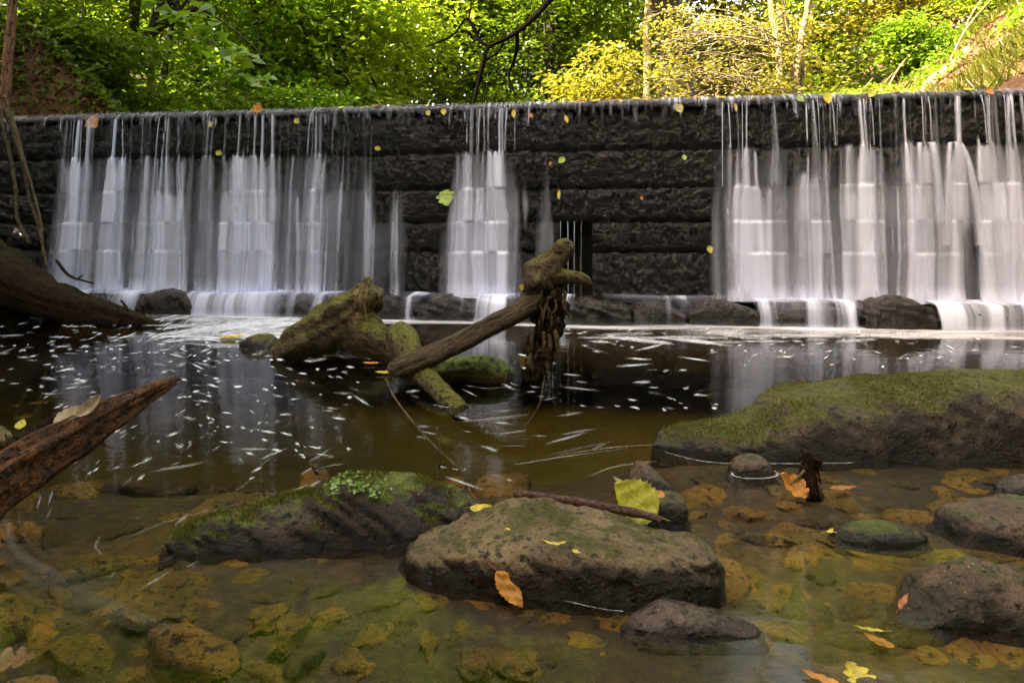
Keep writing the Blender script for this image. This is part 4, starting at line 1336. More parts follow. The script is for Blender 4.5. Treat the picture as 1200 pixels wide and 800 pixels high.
make_leaf(1016, 613, 1.93, .03, 'lf_ygreen', 'tiny upright yellow green leaf stalk by the small flat dark stone', R(20), R(70), R(20), kind='curl', curl=.3, stem=False)
make_leaf(1068, 704, 1.58, .085, 'lf_rust', 'rust orange leaf lying against the pyramid shaped rock', R(-65), R(18), R(10), z=.012, width=.2, curl=.3)
make_leaf(1030, 752, 1.43, .065, 'lf_orange', 'orange leaf under the surface left of the pyramid shaped rock', R(35), 0, 0, z=-.02, width=.22, curl=.3)
make_leaf(1018, 737, 1.45, .06, 'lf_ygreen', 'thin yellow green leaf floating above the sunken orange leaf', R(70), 0, 0, z=.005, width=.1, curl=.2)
make_leaf(1003, 791, 1.28, .05, 'lf_yellow', 'pale yellow lobed leaf at the bottom edge beside a purple pebble', R(10), R(15), 0, kind='maple', z=.012, width=.42, curl=.4, fold=.3)
make_leaf(962, 795, 1.3, .07, 'lf_orange', 'half sunken yellow orange leaf left of the pale yellow lobed leaf', R(60), R(5), 0, z=.003, width=.16)
make_leaf(1188, 537, 2.6, .09, 'lf_rust', 'orange leaf floating below the far end of the mossy boulder', R(-85), 0, 0, z=.006, width=.2)
make_leaf(20, 773, 1.36, .07, 'lf_brown', 'amber leaf sunk beside the orange brown stone at lower left', R(-70), 0, R(10), z=-.01, kind='maple', width=.32)
make_leaf(434, 426, 4.5, .11, 'lf_orange', 'orange leaf floating under the broken stump', R(80), 0, 0, z=.01, width=.3)
make_leaf(450, 437, 4.2, .12, 'lf_yellow', 'yellow leaf floating at the foot of the long bare branch', R(75), 0, 0, z=.01, width=.3)
make_leaf(268, 396, 5.6, .17, 'lf_yellow', 'yellow leaf floating left of the small mossy stone', R(88), 0, 0, z=.012, width=.36, kind='maple')
make_leaf(326, 392, 5.8, .12, 'lf_ygreen', 'thin floating leaf right of the small mossy stone', R(90), 0, 0, z=.010, width=.12)
make_leaf(106, 476, 1.35, .056, 'lf_pale', 'dry pale curled leaf caught on the red brown branch', R(-20), R(60), R(35), width=.22, curl=.9, fold=.9, spin=R(-25))
make_leaf(82, 488, 1.34, .055, 'lf_pale', 'small dry leaf below the pale curled leaf on the red brown branch', R(-60), R(30), R(30), width=.35, curl=.5, fold=.4)
make_leaf(25, 497, 1.38, .025, 'lf_ygreen', 'tiny yellowed leaf above the stub of the red brown branch', R(10), R(40), 0, width=.4, stem=False)


def wall_leaf(px, z, o, size, mat, label, roll=0.0, kind='oval', width=.38, group=None, tilt=70):
    s = float(s_of(px, o))
    p = wall(s, o - .03, z)
    size *= .88
    py = HOR - (p[2] - CAM_H) * FPX / p[1]
    return make_leaf(px, py, p[1], size, mat, label, R(-8), R(tilt), 0, spin=R(180) + roll, kind=kind, width=width, group=group)


wall_leaf(523, 1.22, .27, .17, 'lf_green', 'large pale green lobed leaf stuck on the wet wall left of the narrow fall', .3, 'maple', .45)
wall_leaf(970, 2.19, .17, .14, 'lf_yellow', 'big yellow leaf hanging over the crest above the right curtain', 0, width=.36)
wall_leaf(1021, 2.23, .16, .12, 'lf_yellow', 'pale yellow leaf on the crest right of the big hanging yellow leaf', -.6, width=.36)
wall_leaf(796, 2.13, .15, .12, 'lf_ygreen', 'yellow green leaf just under the crest left of the right curtain', .4, width=.42)
wall_leaf(520, 2.16, .15, .09, 'lf_yellow', 'yellow leaf under the crest above the narrow fall', .2)
wall_leaf(502, 2.15, .15, .08, 'lf_ygreen', 'yellow green leaf left of the yellow leaf above the narrow fall', .5)
wall_leaf(602, 2.12, .15, .11, 'lf_yellow', 'narrow yellow leaf hanging above the right side of the narrow fall', .1, width=.22)
wall_leaf(622, 2.10, .14, .07, 'lf_orange', 'small orange yellow leaf on the wall just right of the narrow fall', .9)
wall_leaf(664, 2.05, .14, .11, 'lf_yellow', 'slanting yellow leaf on the wall over the sluice opening', .3, width=.2)
wall_leaf(658, 1.62, .18, .10, 'lf_green', 'pale green leaf on the second course over the sluice opening', -.7)
wall_leaf(646, 1.58, .18, .08, 'lf_orange', 'small orange leaf beside the thin thread of water', .1)
wall_leaf(655, 1.26, .22, .12, 'lf_yellow', 'long yellow leaf hanging just above the sluice opening', 0, width=.16)
wall_leaf(832, .70, .27, .09, 'lf_ygreen', 'yellow green leaf low on the wall at the edge of the right curtain', .2)
wall_leaf(802, 1.63, .18, .07, 'lf_green', 'tiny pale green leaf on the bare wall between sluice and right curtain', .2)
wall_leaf(752, 1.22, .22, .05, 'lf_rust', 'tiny rust leaf on the bare wall', .2)
wall_leaf(110, 2.13, .15, .17, 'lf_orange', 'orange leaf caught on the crest at the left end of the wall', .9, 'maple', .42)
wall_leaf(303, 2.245, .14, .13, 'lf_orange', 'orange leaf lying on the crest above the wide left curtain', 1.3, 'maple', .4)
wall_leaf(938, 2.20, .14, .10, 'lf_green', 'green leaf curled over the crest left of the big hanging yellow leaf', .9)
wall_leaf(1160, 2.22, .14, .09, 'lf_orange', 'orange leaf on the crest near the right edge', .6)
wall_leaf(862, 2.13, .14, .11, 'lf_yellow', 'thin yellow leaf dangling at the start of the right curtain', .1, width=.15)
wall_leaf(247, 2.09, .14, .09, 'lf_yellow', 'yellow leaf on the wall above the left curtain', .3)
wall_leaf(348, 2.10, .14, .09, 'lf_ygreen', 'yellow green leaf high on the wall above the end of the left curtain', .7)
wall_leaf(257, 1.76, .17, .10, 'lf_ygreen', 'yellow green leaf lying on the first ledge within the left curtain', 1.2)
wall_leaf(443, 1.78, .17, .08, 'lf_ygreen', 'yellow green leaf on the first ledge where the left curtain ends', 1.2)
CL = ['first of a row of small leaves on the crest starting over the sluice opening', 'second small leaf in the row on the crest over the sluice opening', 'third small leaf in the row on the crest, yellow', 'small orange leaf on the crest below the layered sunny bush',
      'small rust leaf on the crest below the layered sunny bush', 'small yellow leaf on the crest left of the thin golden trunk', 'small orange leaf on the crest right under the thin golden trunk', 'small rust leaf on the crest just left of the right curtain',
      'small yellow leaf on the crest where the right curtain begins', 'small orange leaf on the crest above the pair of water spouts', 'small rust leaf on the crest above the arching spout', 'small yellow leaf on the crest right of the arching spout',
      'small orange leaf on the crest left of the narrow fall', 'small rust leaf on the crest above the gap left of the narrow fall', 'small yellow leaf on the crest above the end of the left curtain']
for i, px in enumerate((676, 684, 697, 712, 722, 745, 760, 818, 845, 1050, 1098, 1135, 500, 440, 400)):
    wall_leaf(px, 2.245 + .01 * (i % 2), .10, .07 + .03 * ((i * 7) % 3) / 2, ('lf_orange', 'lf_rust', 'lf_yellow')[i % 3], CL[i], i * 1.3, group='small leaves along the crest', tilt=25)
make_leaf(512, 349, 6.55, .09, 'lf_yellow', 'yellow leaf resting on the long layered stone', R(80), R(-20), 0, width=.3)
make_leaf(612, 337, 6.5, .09, 'lf_yellow', 'yellow leaf beside the knotted head of the branch', R(10), R(-60), 0, width=.35)


def stick(name, rows, mat, label, cat, sides=8, noise=.12, seg=24, seed=0, jag=0.0):
    Vt, Ft = tube(rows, sides, seg, noise, seed, 30.0, jag=jag)
    o = mesh_np(name, Vt, Ft, M[mat], loc=rows[0][:3])
    return tag(o, label, cat)


stick('stick', rows_px([(607, 578, 2.0, 6.5), (613, 579, 1.99, 5), (660, 585, 1.95, 5), (710, 594, 1.92, 5), (750, 602, 1.90, 5), (775, 609, 1.88, 4)]), 'stick', 'straight reddish brown stick lying along the back of the flat topped boulder', 'stick', 12, .15, 40, 3)
stick('twig', rows_px([(372, 556, 2.0, 2.2), (356, 528, 2.0, 2.0), (348, 505, 2.0, 1.8), (344, 487, 2.0, 1.6)]), 'twig', 'thin upright twig growing from the crest of the dark jagged rock', 'twig')
stick('twig', rows_px([(309, 580, 2.05, 1.5), (308, 560, 2.05, 1.5), (308, 545, 2.05, 1.1)]), 'twig', 'tiny upright twig on the low end of the dark jagged rock', 'twig')
vine = rows_px([(452, 444, 3.75, 1.3), (462, 465, 3.5, 1.2), (482, 492, 3.05, 1.1), (505, 518, 2.75, 1.0), (540, 551, 2.44, 1.2)])
stick('twig', vine, 'twig', 'long thin curved twig slanting from the branch down to the water', 'twig')
stick('twig', rows_px([(514, 562, 2.36, 1.5), (515, 530, 2.36, 1.3), (512, 500, 2.36, 1.0)]), 'twig', 'short dark twig standing upright in the water', 'twig')
a_, b_, c_ = G(655, 533, .006), G(715, 525, .01), G(772, 521, .006)
stick('stick', [(*a_, .003), (*b_, .005), (*c_, .004)], 'pale_wood', 'peeled pale stick floating at the tip of the mossy boulder', 'stick')
po = tag(empty('dead_post', G(950, 572)), 'short dark rotten stub of wood standing upright in the shallow water', 'post')
Va, Fa = tube(rows_px([(952, 582, 2.28, 12), (950, 565, 2.28, 10), (949, 548, 2.28, 9), (950, 536, 2.28, 10), (952, 530, 2.28, 7)]), 18, 30, .35, 90, 30.0, .4)
mesh_np('stub', Va, Fa, M['dark_trunk'], po)
Va, Fa = tube(rows_px([(943, 551, 2.26, 1.6), (934, 560, 2.26, 1.5), (926, 568, 2.26, 1.3)]), 6, 10, .2, 91)
mesh_np('twig', Va, Fa, M['pale_wood'], po)
# roots and vines hanging at the left end of the wall
for i, (rows, mat, lab) in enumerate((
        ([(6, 128, 7.55, 4), (16, 150, 7.5, 4), (23, 175, 7.45, 3), (36, 215, 7.4, 1.8), (48, 262, 7.3, 1.4), (50, 300, 7.2, 1.2)], 'twig', 'thick brown root hanging down the left end of the wall'),
        ([(-5, 120, 7.5, 2.5), (8, 165, 7.45, 2.2), (18, 220, 7.4, 2), (20, 255, 7.35, 2), (34, 285, 7.3, 1.8)], 'twig', 'thin dark vine hanging left of the thick brown root'),
        ([(28, 190, 7.44, 2), (34, 230, 7.4, 1.8), (45, 265, 7.3, 1.6), (55, 312, 7.1, 1.5)], 'twig', 'thin vine hanging beside the foot of the thick brown root'))):
    stick('hanging_root', rows_px(rows), mat, lab, 'root', 8, .2, 40, i)


# ------------------------------------------------------------------ foam on the pool
def foam_flecks(regions, seed):
    r = random.Random(seed)
    Vs, Fs, Ds = [], [], []
    off = 0
    for (x0, x1, y0, y1, n, ang, ln, den, pw) in regions:
        for _ in range(int(n * .6)):
            px, py = r.uniform(x0, x1), y0 + (y1 - y0) * r.random() ** pw
            a = R(ang + r.gauss(0, 9))
            L = ln * r.lognormvariate(0, .45) * 0.46
            wd = r.uniform(1.0, 2.4) * (0.55 + 0.45 * min(1, (py - 360) / 90))
            m = 9
            v = [G(px, py, .003)]
            for k in range(m):
                t = 2 * math.pi * k / m
                kk = r.uniform(.7, 1.2)
                ex, ey = L * math.cos(t) * kk, wd * math.sin(t) * kk
                v.append(G(px + ex * math.cos(a) - ey * math.sin(a), py - ex * math.sin(a) - ey * math.cos(a), .003))
            Vs.append(np.array(v))
            Fs += [(off, off + 1 + k, off + 1 + (k + 1) % m) for k in range(m)]
            dn = den * r.uniform(.10, .62) ** 1.3
            Ds += [dn * 1.25] + [0.0] * m
            off += m + 1
    V = np.vstack(Vs); V[:, 2] = .003
    return V, np.array(Fs), np.array(Ds)


regs = [
    (0, 330, 372, 420, 210, 8, 13, 1.3, 1.2), (150, 400, 372, 400, 160, 22, 16, 1.2, 1.0), (180, 420, 395, 470, 150, -8, 11, 1.4, 1.0), (30, 260, 405, 480, 110, 12, 11, 1.3, 1.0),
    (200, 420, 460, 540, 70, -12, 12, 1.1, 1.0), (60, 330, 480, 560, 80, 28, 12, .9, 1.0), (330, 640, 455, 520, 26, -8, 22, .9, 1.0),
    (600, 840, 388, 480, 70, -3, 13, 1.1, 1.2), (830, 1110, 386, 430, 120, 12, 11, 1.2, 1.2), (660, 1000, 380, 400, 90, 3, 12, 1.0, 1.0), (1000, 1200, 384, 425, 70, -12, 14, 1.0, 1.0),
    (600, 780, 400, 470, 20, -2, 28, .9, 1.0), (560, 760, 470, 540, 18, 8, 46, .45, 1.0), (200, 420, 520, 590, 26, 22, 40, .45, 1.0), (60, 250, 560, 680, 18, 35, 30, .35, 1.0),
    (430, 600, 520, 570, 10, -14, 26, .6, 1.0), (20, 60, 580, 640, 7, 72, 22, .45, 1.0), (0, 120, 375, 460, 40, 3, 16, .9, 1.0), (380, 600, 440, 480, 18, -25, 18, .8, 1.0)]
V, F, D = foam_flecks(regs, 3)
tag(mesh_np('foam_flecks', V, F, M['foam'], attrs={'veil': D}), kind='stuff')


def foam_ribbon(pts, seed, den, wave=0.25):
    """a soft strip of foam on the water; rows of px, py, half width in pixels"""
    P = spline(np.array(pts, float), 90)
    T = np.gradient(P[:, :2], axis=0); T /= np.linalg.norm(T, axis=1, keepdims=True)
    a = np.linspace(-1, 1, 13)
    Vv = np.array([[G(p[0] - tt[1] * k * p[2], p[1] + tt[0] * k * p[2], .002) for k in a] for p, tt in zip(P, T)])
    t = np.linspace(0, 1, 90)
    D = (1 - a[None, :] ** 2) * den * (np.minimum(1, np.minimum(t, 1 - t) / .12))[:, None]
    n = vnoise(np.stack([np.repeat(t[:, None], 13, 1).ravel() * 14, np.repeat(a[None, :], 90, 0).ravel() * 2.6, np.full(90 * 13, seed)], 1), seed).reshape(90, 13)
    D = D * (1 - wave + 2 * wave * (n - .2))
    return Vv.reshape(-1, 3), grid_faces(90, 13)[:, ::-1], np.clip(D, 0, 1.3).ravel()


rib = []
base = []
for px in np.linspace(120, 1290, 40):
    o_ = float(env(px, EDGE)) + .16
    p = wall(float(s_of(px, o_)), o_, 0)
    base.append((600 + FPX * p[0] / p[1], HOR + CAM_H * FPX / p[1], 4.0 + 1.5 * math.sin(px * .02)))
rib.append((base, .60, .8))
rib.append(([(a, b + 5, 5) for a, b, c in base[3:12]], .55, .6))
rib.append(([(a, b + 6, 5) for a, b, c in base[22:]], .4, .6))
for k in range(40):
    r = random.Random(k)
    x0 = r.uniform(150, 330); y0 = 374 + r.uniform(0, 28); ln = r.uniform(60, 150); sl = r.uniform(-.22, .05)
    rib.append(([(x0, y0, 1), (x0 + ln * .5, y0 + ln * sl * .5 + r.uniform(-3, 3), r.uniform(1.5, 3)), (x0 + ln, y0 + ln * sl, 1)], r.uniform(.3, .65), .5))
for k in range(16):
    r = random.Random(k + 70)
    x0 = r.uniform(640, 1100); y0 = 386 + r.uniform(0, 16); ln = r.uniform(50, 120); sl = r.uniform(-.06, .12)
    rib.append(([(x0, y0, 1), (x0 + ln * .5, y0 + ln * sl * .5, r.uniform(1.5, 3)), (x0 + ln, y0 + ln * sl, 1)], r.uniform(.2, .4), .4))
# the long faint curls near the lens
for k, (dx, dy, w, dn) in enumerate(((0, 0, 9, .030), (14, -10, 3, .012), (-12, 10, 6, .014), (28, -14, 3, .008), (-22, 26, 4, .010))):
    rib.append(([(8 + dx, 596 + dy, w * .5), (10 + dx, 628 + dy, w), (30 + dx, 655 + dy, w), (90 + dx, 690 + dy, w * 1.4), (160 + dx, 722 + dy, w), (215 + dx, 738 + dy, w * .6)], dn, .3))
for pts, dn in (([(145, 632, 1), (200, 610, 1.4), (290, 588, 1)], .05), ([(120, 650, 1.5), (112, 640, 2), (118, 628, 1)], .08), ([(600, 545, 1), (680, 532, 1.3), (770, 521, 1)], .14), ([(690, 558, 1), (720, 547, 1.2), (770, 540, 1)], .1), ([(0, 682, .8), (60, 674, 1), (170, 655, .8)], .03)):
    rib.append((pts, dn, .3))
parts, dens = [], []
for i, (pts, dn, wv) in enumerate(rib):
    Vv, Ff, Dd = foam_ribbon(pts, i, dn, wv)
    Vv[:, 2] = .0016 + .00002 * i
    parts.append((Vv, Ff)); dens.append(Dd)
V, F = join(parts)
tag(mesh_np('foam_streaks', V, F, M['foam'], attrs={'veil': np.concatenate(dens)}), kind='stuff')


def foam_ring(label, pts, r_px, den=1.4, closed=True):
    cs = np.array([G(a, b, .004) for a, b in pts])
    if closed:
        cs = np.vstack([cs, cs[:1]])
    S = np.hstack([cs, np.full((len(cs), 1), r_px * cs[:, 1].mean() / FPX)])
    return tube(S, 6, 60, .3, 3, 40)


a = np.linspace(0, 2 * math.pi, 14, endpoint=False)
fr_parts = [foam_ring('', [(885 + 27 * math.cos(t), 555 + 5.5 * math.sin(t)) for t in a], 1.6)]
for pts in ([(335, 412), (370, 416), (410, 417), (436, 421)], [(548, 452), (575, 455), (597, 452)], [(508, 474), (525, 477), (545, 475)], [(85, 379), (120, 380), (160, 380), (188, 381)], [(780, 530), (830, 541), (900, 543), (1000, 542)], [(560, 678), (640, 698), (700, 712), (730, 716)], [(530, 549), (541, 551), (546, 549)]):
    fr_parts.append(foam_ring('', pts, .9, closed=False))
V, F = join(fr_parts)
V[:, 2] = V[:, 2] * .3 + .003
tag(mesh_np('foam_edges', V, F, M['foam'], attrs={'veil': np.full(len(V), .16)}), kind='stuff')


# ------------------------------------------------------------------ trees and undergrowth beyond the wall
def sprays(r, centers, radius, n_each, leaf, flat=.25, droop=.25):
    """leaf positions and directions: flat-ish layered sprays of foliage around the given centres"""
    n = len(centers)
    tot = n * n_each
    c = np.repeat(centers, n_each, 0)
    rad = np.repeat(radius * r.uniform(.6, 1.3, n), n_each)
    a = r.uniform(0, 2 * math.pi, tot)
    q = np.sqrt(r.random(tot))
    tilt = np.repeat(r.normal(0, .28, (n, 2)), n_each, 0)
    x, y = np.cos(a) * q * rad, np.sin(a) * q * rad
    z = r.normal(0, flat, tot) * rad * .45 - droop * q ** 2 * rad + x * tilt[:, 0] + y * tilt[:, 1]
    P = c + np.stack([x, y, z], 1)
    D = np.stack([np.cos(a) + r.normal(0, .6, tot), np.sin(a) + r.normal(0, .6, tot), r.normal(-.25, .35, tot)], 1)
    D /= np.linalg.norm(D, axis=1, keepdims=True)
    return P, D, leaf * r.uniform(.65, 1.3, tot)


def tree(x, y, trunk_pts, crown, label, name='tree', bark='bark', leafm='leaf_mid', seed=0, leaf=.13, n_spray=110, n_each=90, rad=.85, limbs=5, group=None, cat='tree', limb_r=.05):
    """trunk_pts: rows x,y,z,r from the ground up; crown: list of (cx,cy,cz, rx,ry,rz)"""
    r = np.random.default_rng(1000 + seed)
    g = gz(x, y)
    root = tag(empty(name, (x, y, g)), label, cat, group)
    Vt, Ft = tube(trunk_pts, 14, 40, .12, seed, 3.0, .15)
    mesh_np('trunk', Vt, Ft, M[bark], root)
    T = np.asarray(trunk_pts, float)
    lb = []
    for k in range(limbs):
        cr = crown[k % len(crown)]
        f = r.uniform(.35, .98)
        i = f * (len(T) - 1)
        i0 = int(min(i, len(T) - 2)); ff = i - i0
        b = T[i0] * (1 - ff) + T[i0 + 1] * ff
        e = np.array([cr[0] + r.uniform(-.7, .7) * cr[3], cr[1] + r.uniform(-.7, .7) * cr[4], cr[2] + r.uniform(-.3, .6) * cr[5]])
        m = (b[:3] + e) / 2 + np.array([r.normal(0, .25), r.normal(0, .25), r.uniform(.0, .5)])
        lr = min(b[3] * .6, limb_r * 1.6)
        lb.append(([*b[:3], lr], [*m, lr * .6], [*e, lr * .2]))
    for (b, m, e) in lb:
        Vl, Fl = tube([b, m, e], 8, 20, .15, seed + 3)
        mesh_np('limb', Vl, Fl, M[bark], root)
    cen = []
    for cr in crown:
        n = max(4, int(n_spray * cr[3] * cr[5] / sum(c[3] * c[5] for c in crown)))
        d = r.normal(0, 1, (n, 3)); d /= np.linalg.norm(d, axis=1, keepdims=True)
        q = r.random(n) ** .45
        cen.append(np.array(cr[:3]) + d * q[:, None] * np.array(cr[3:6]))
    cen = np.vstack(cen)
    P, D, L = sprays(r, cen, rad, n_each, leaf)
    leaf_mesh('crown', P, D, L, M[leafm], root, r, width=.62, flat=np.array([[0, 0, 1.]]))
    return root


def up_trunk(x, y, h, r0, lean=(0, 0), seed=0):
    q = random.Random(seed)
    g = gz(x, y)
    return [(x + lean[0] * f * h + q.uniform(-.12, .12) * (0 < f < 1), y + lean[1] * f * h, g - .2 + (h + .2) * f, r0 * (1 - .7 * f)) for f in (0, .25, .5, .75, 1)]


def at(px, Y):
    return (px - 600.0) / FPX * Y


GB = 'trees in the wood beyond the weir'
# left: dark silhouettes on the bank
x = at(6, 8.9)
tp = rows_px([(2, 165, 8.6, 6), (6, 110, 8.6, 6), (10, 60, 8.6, 5.5), (15, 5, 8.6, 5), (22, -120, 8.6, 4), (10, -260, 8.6, 2.5)])
tree(tp[0][0], tp[0][1], tp, [(-6.2, 8.7, 6.2, 1.3, 1.2, .9)], 'slender reddish trunk standing at the left edge above the weir end', bark='bark_red', leafm='leaf_deep', seed=1, n_spray=24, n_each=70, leaf=.12, limbs=3, rad=.6, limb_r=.02)
tp = rows_px([(58, 150, 11, 9), (55, 80, 11, 8), (54, 30, 11, 7.5), (52, -40, 11, 7), (45, -180, 11, 5), (40, -330, 11, 3)])
t_ = tree(tp[0][0], tp[0][1], tp, [(-7.2, 11, 6.6, 2.0, 1.6, 1.5), (-6.4, 10.6, 4.9, 1.6, 1.0, .6)], 'dark trunk with a crooked limb behind the slender reddish trunk', leafm='leaf_deep', seed=2, n_spray=42, limbs=4, group=GB)
Va, Fa = tube(rows_px([(56, 52, 11, 5), (68, 46, 10.9, 5), (84, 42, 10.8, 4.5), (94, 30, 10.8, 4), (97, 12, 10.8, 3.5), (80, -12, 10.8, 3), (40, -30, 10.8, 2.5)]), 10, 30, .15, 5)
mesh_np('limb', Va, Fa, M['bark'], t_)
tp = rows_px([(128, 150, 11.6, 11), (136, 88, 11.6, 9), (152, 62, 11.5, 8), (172, 42, 11.4, 7.5), (190, 28, 11.3, 6.5), (206, 22, 11.2, 5), (240, 0, 11, 4), (290, -60, 11, 3)])
t_ = tree(tp[0][0], tp[0][1], tp, [(-4.8, 11, 6.4, 2.0, 1.4, 1.1), (-6.4, 11.5, 5.6, 1.4, 1.2, .8), (-3.6, 10.8, 5.0, 1.2, .8, .5)], 'dark trunk leaning over to the right and forking on the left bank', leafm='leaf_mid', seed=3, n_spray=48, limbs=5, group=GB)
Va, Fa = tube(rows_px([(152, 62, 11.5, 6), (156, 40, 11.5, 6), (158, 10, 11.5, 5.5), (157, -60, 11.5, 5), (165, -200, 11.5, 3)]), 12, 30, .15, 6)
mesh_np('limb', Va, Fa, M['bark'], t_)
tp = rows_px([(184, 145, 12.5, 4), (190, 100, 12.5, 4), (196, 60, 12.5, 3.5), (202, 20, 12.5, 3), (206, -60, 12.5, 2.5), (212, -200, 12.5, 2)])
tree(tp[0][0], tp[0][1], tp, [(-6.2, 12.5, 6.6, 1.2, 1.2, 1.2)], 'thin dark stem just right of the leaning trunk', leafm='leaf_mid', seed=4, n_spray=26, limbs=3, rad=.6, group=GB, limb_r=.02)
tp = rows_px([(176, 140, 14.5, 4), (177, 100, 14.5, 4), (178, 60, 14.5, 3.6), (182, 0, 14.5, 3), (185, -200, 14.5, 2)])
tree(tp[0][0], tp[0][1], tp, [(-7.5, 14.5, 7.5, 1.4, 1.2, 1.4)], 'pale sunlit stem seen between the leaning trunk and the thin dark stem', bark='bark_pale', leafm='leaf_lime', seed=5, n_spray=26, limbs=2, rad=.7, group=GB, limb_r=.02)
# middle and right stems
tp = rows_px([(757, 135, 13, 4.2), (758, 80, 13, 4), (757, 40, 13, 3.8), (760, -10, 13, 3.6), (766, -160, 13, 3), (770, -320, 13, 2)])
tree(tp[0][0], tp[0][1], tp, [(2.7, 13, 8.2, 1.6, 1.4, 1.6)], 'straight thin golden trunk standing above the middle of the weir', bark='bark_pale', leafm='leaf_gold', seed=6, n_spray=30, limbs=4, rad=.7, group=GB, limb_r=.03)
tp = rows_px([(798, 140, 15, 24), (795, 90, 15, 22), (790, 40, 15, 21), (775, 0, 15, 20), (755, -60, 14.5, 17), (720, -140, 14, 14), (690, -220, 13.6, 10)])
t_ = tree(tp[0][0], tp[0][1], tp, [(2.5, 14, 9.5, 3.4, 2.2, 2.0), (0.0, 13, 9.0, 3.0, 2.0, 1.5)], 'thick leaning trunk half hidden behind the bare twigs of the shrub', bark='bark', leafm='leaf_mid', seed=7, n_spray=120, limbs=6, group=GB, limb_r=.08)
# its long limb that hangs down over the middle, with side twigs
for rows in ([(735, -110, 13.8, 7), (690, -70, 12.6, 5), (660, -25, 11.8, 4), (640, 5, 11.4, 3.6), (618, 28, 11.2, 3.2), (596, 44, 11, 2.9), (572, 56, 11, 2.5), (566, 75, 11, 2.8), (560, 100, 11, 2.2), (553, 128, 11, 1.5)],
             [(575, 55, 11, 2.6), (562, 48, 11, 2.4), (556, 34, 11, 2), (546, 22, 11, 1.6), (530, 42, 11, 1.2), (500, 55, 11, .9)],
             [(606, 36, 11.1, 2.5), (606, 56, 11.1, 2.2), (602, 72, 11.1, 1.8), (596, 90, 11.1, 1.4), (604, 112, 11.1, 1)],
             [(570, 70, 11, 1.8), (582, 62, 11, 1.5), (590, 52, 11, 1.1)], [(562, 92, 11, 1.4), (552, 86, 11, 1.2), (530, 100, 11, .9)], [(563, 90, 11, 1.3), (568, 105, 11, 1.1), (567, 124, 11, .8)],
             [(556, 34, 11, 1.5), (550, 25, 11, 1.3), (552, 5, 11, 1)]):
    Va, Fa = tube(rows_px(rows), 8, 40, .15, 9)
    mesh_np('limb', Va, Fa, M['bark_shaded'], t_)

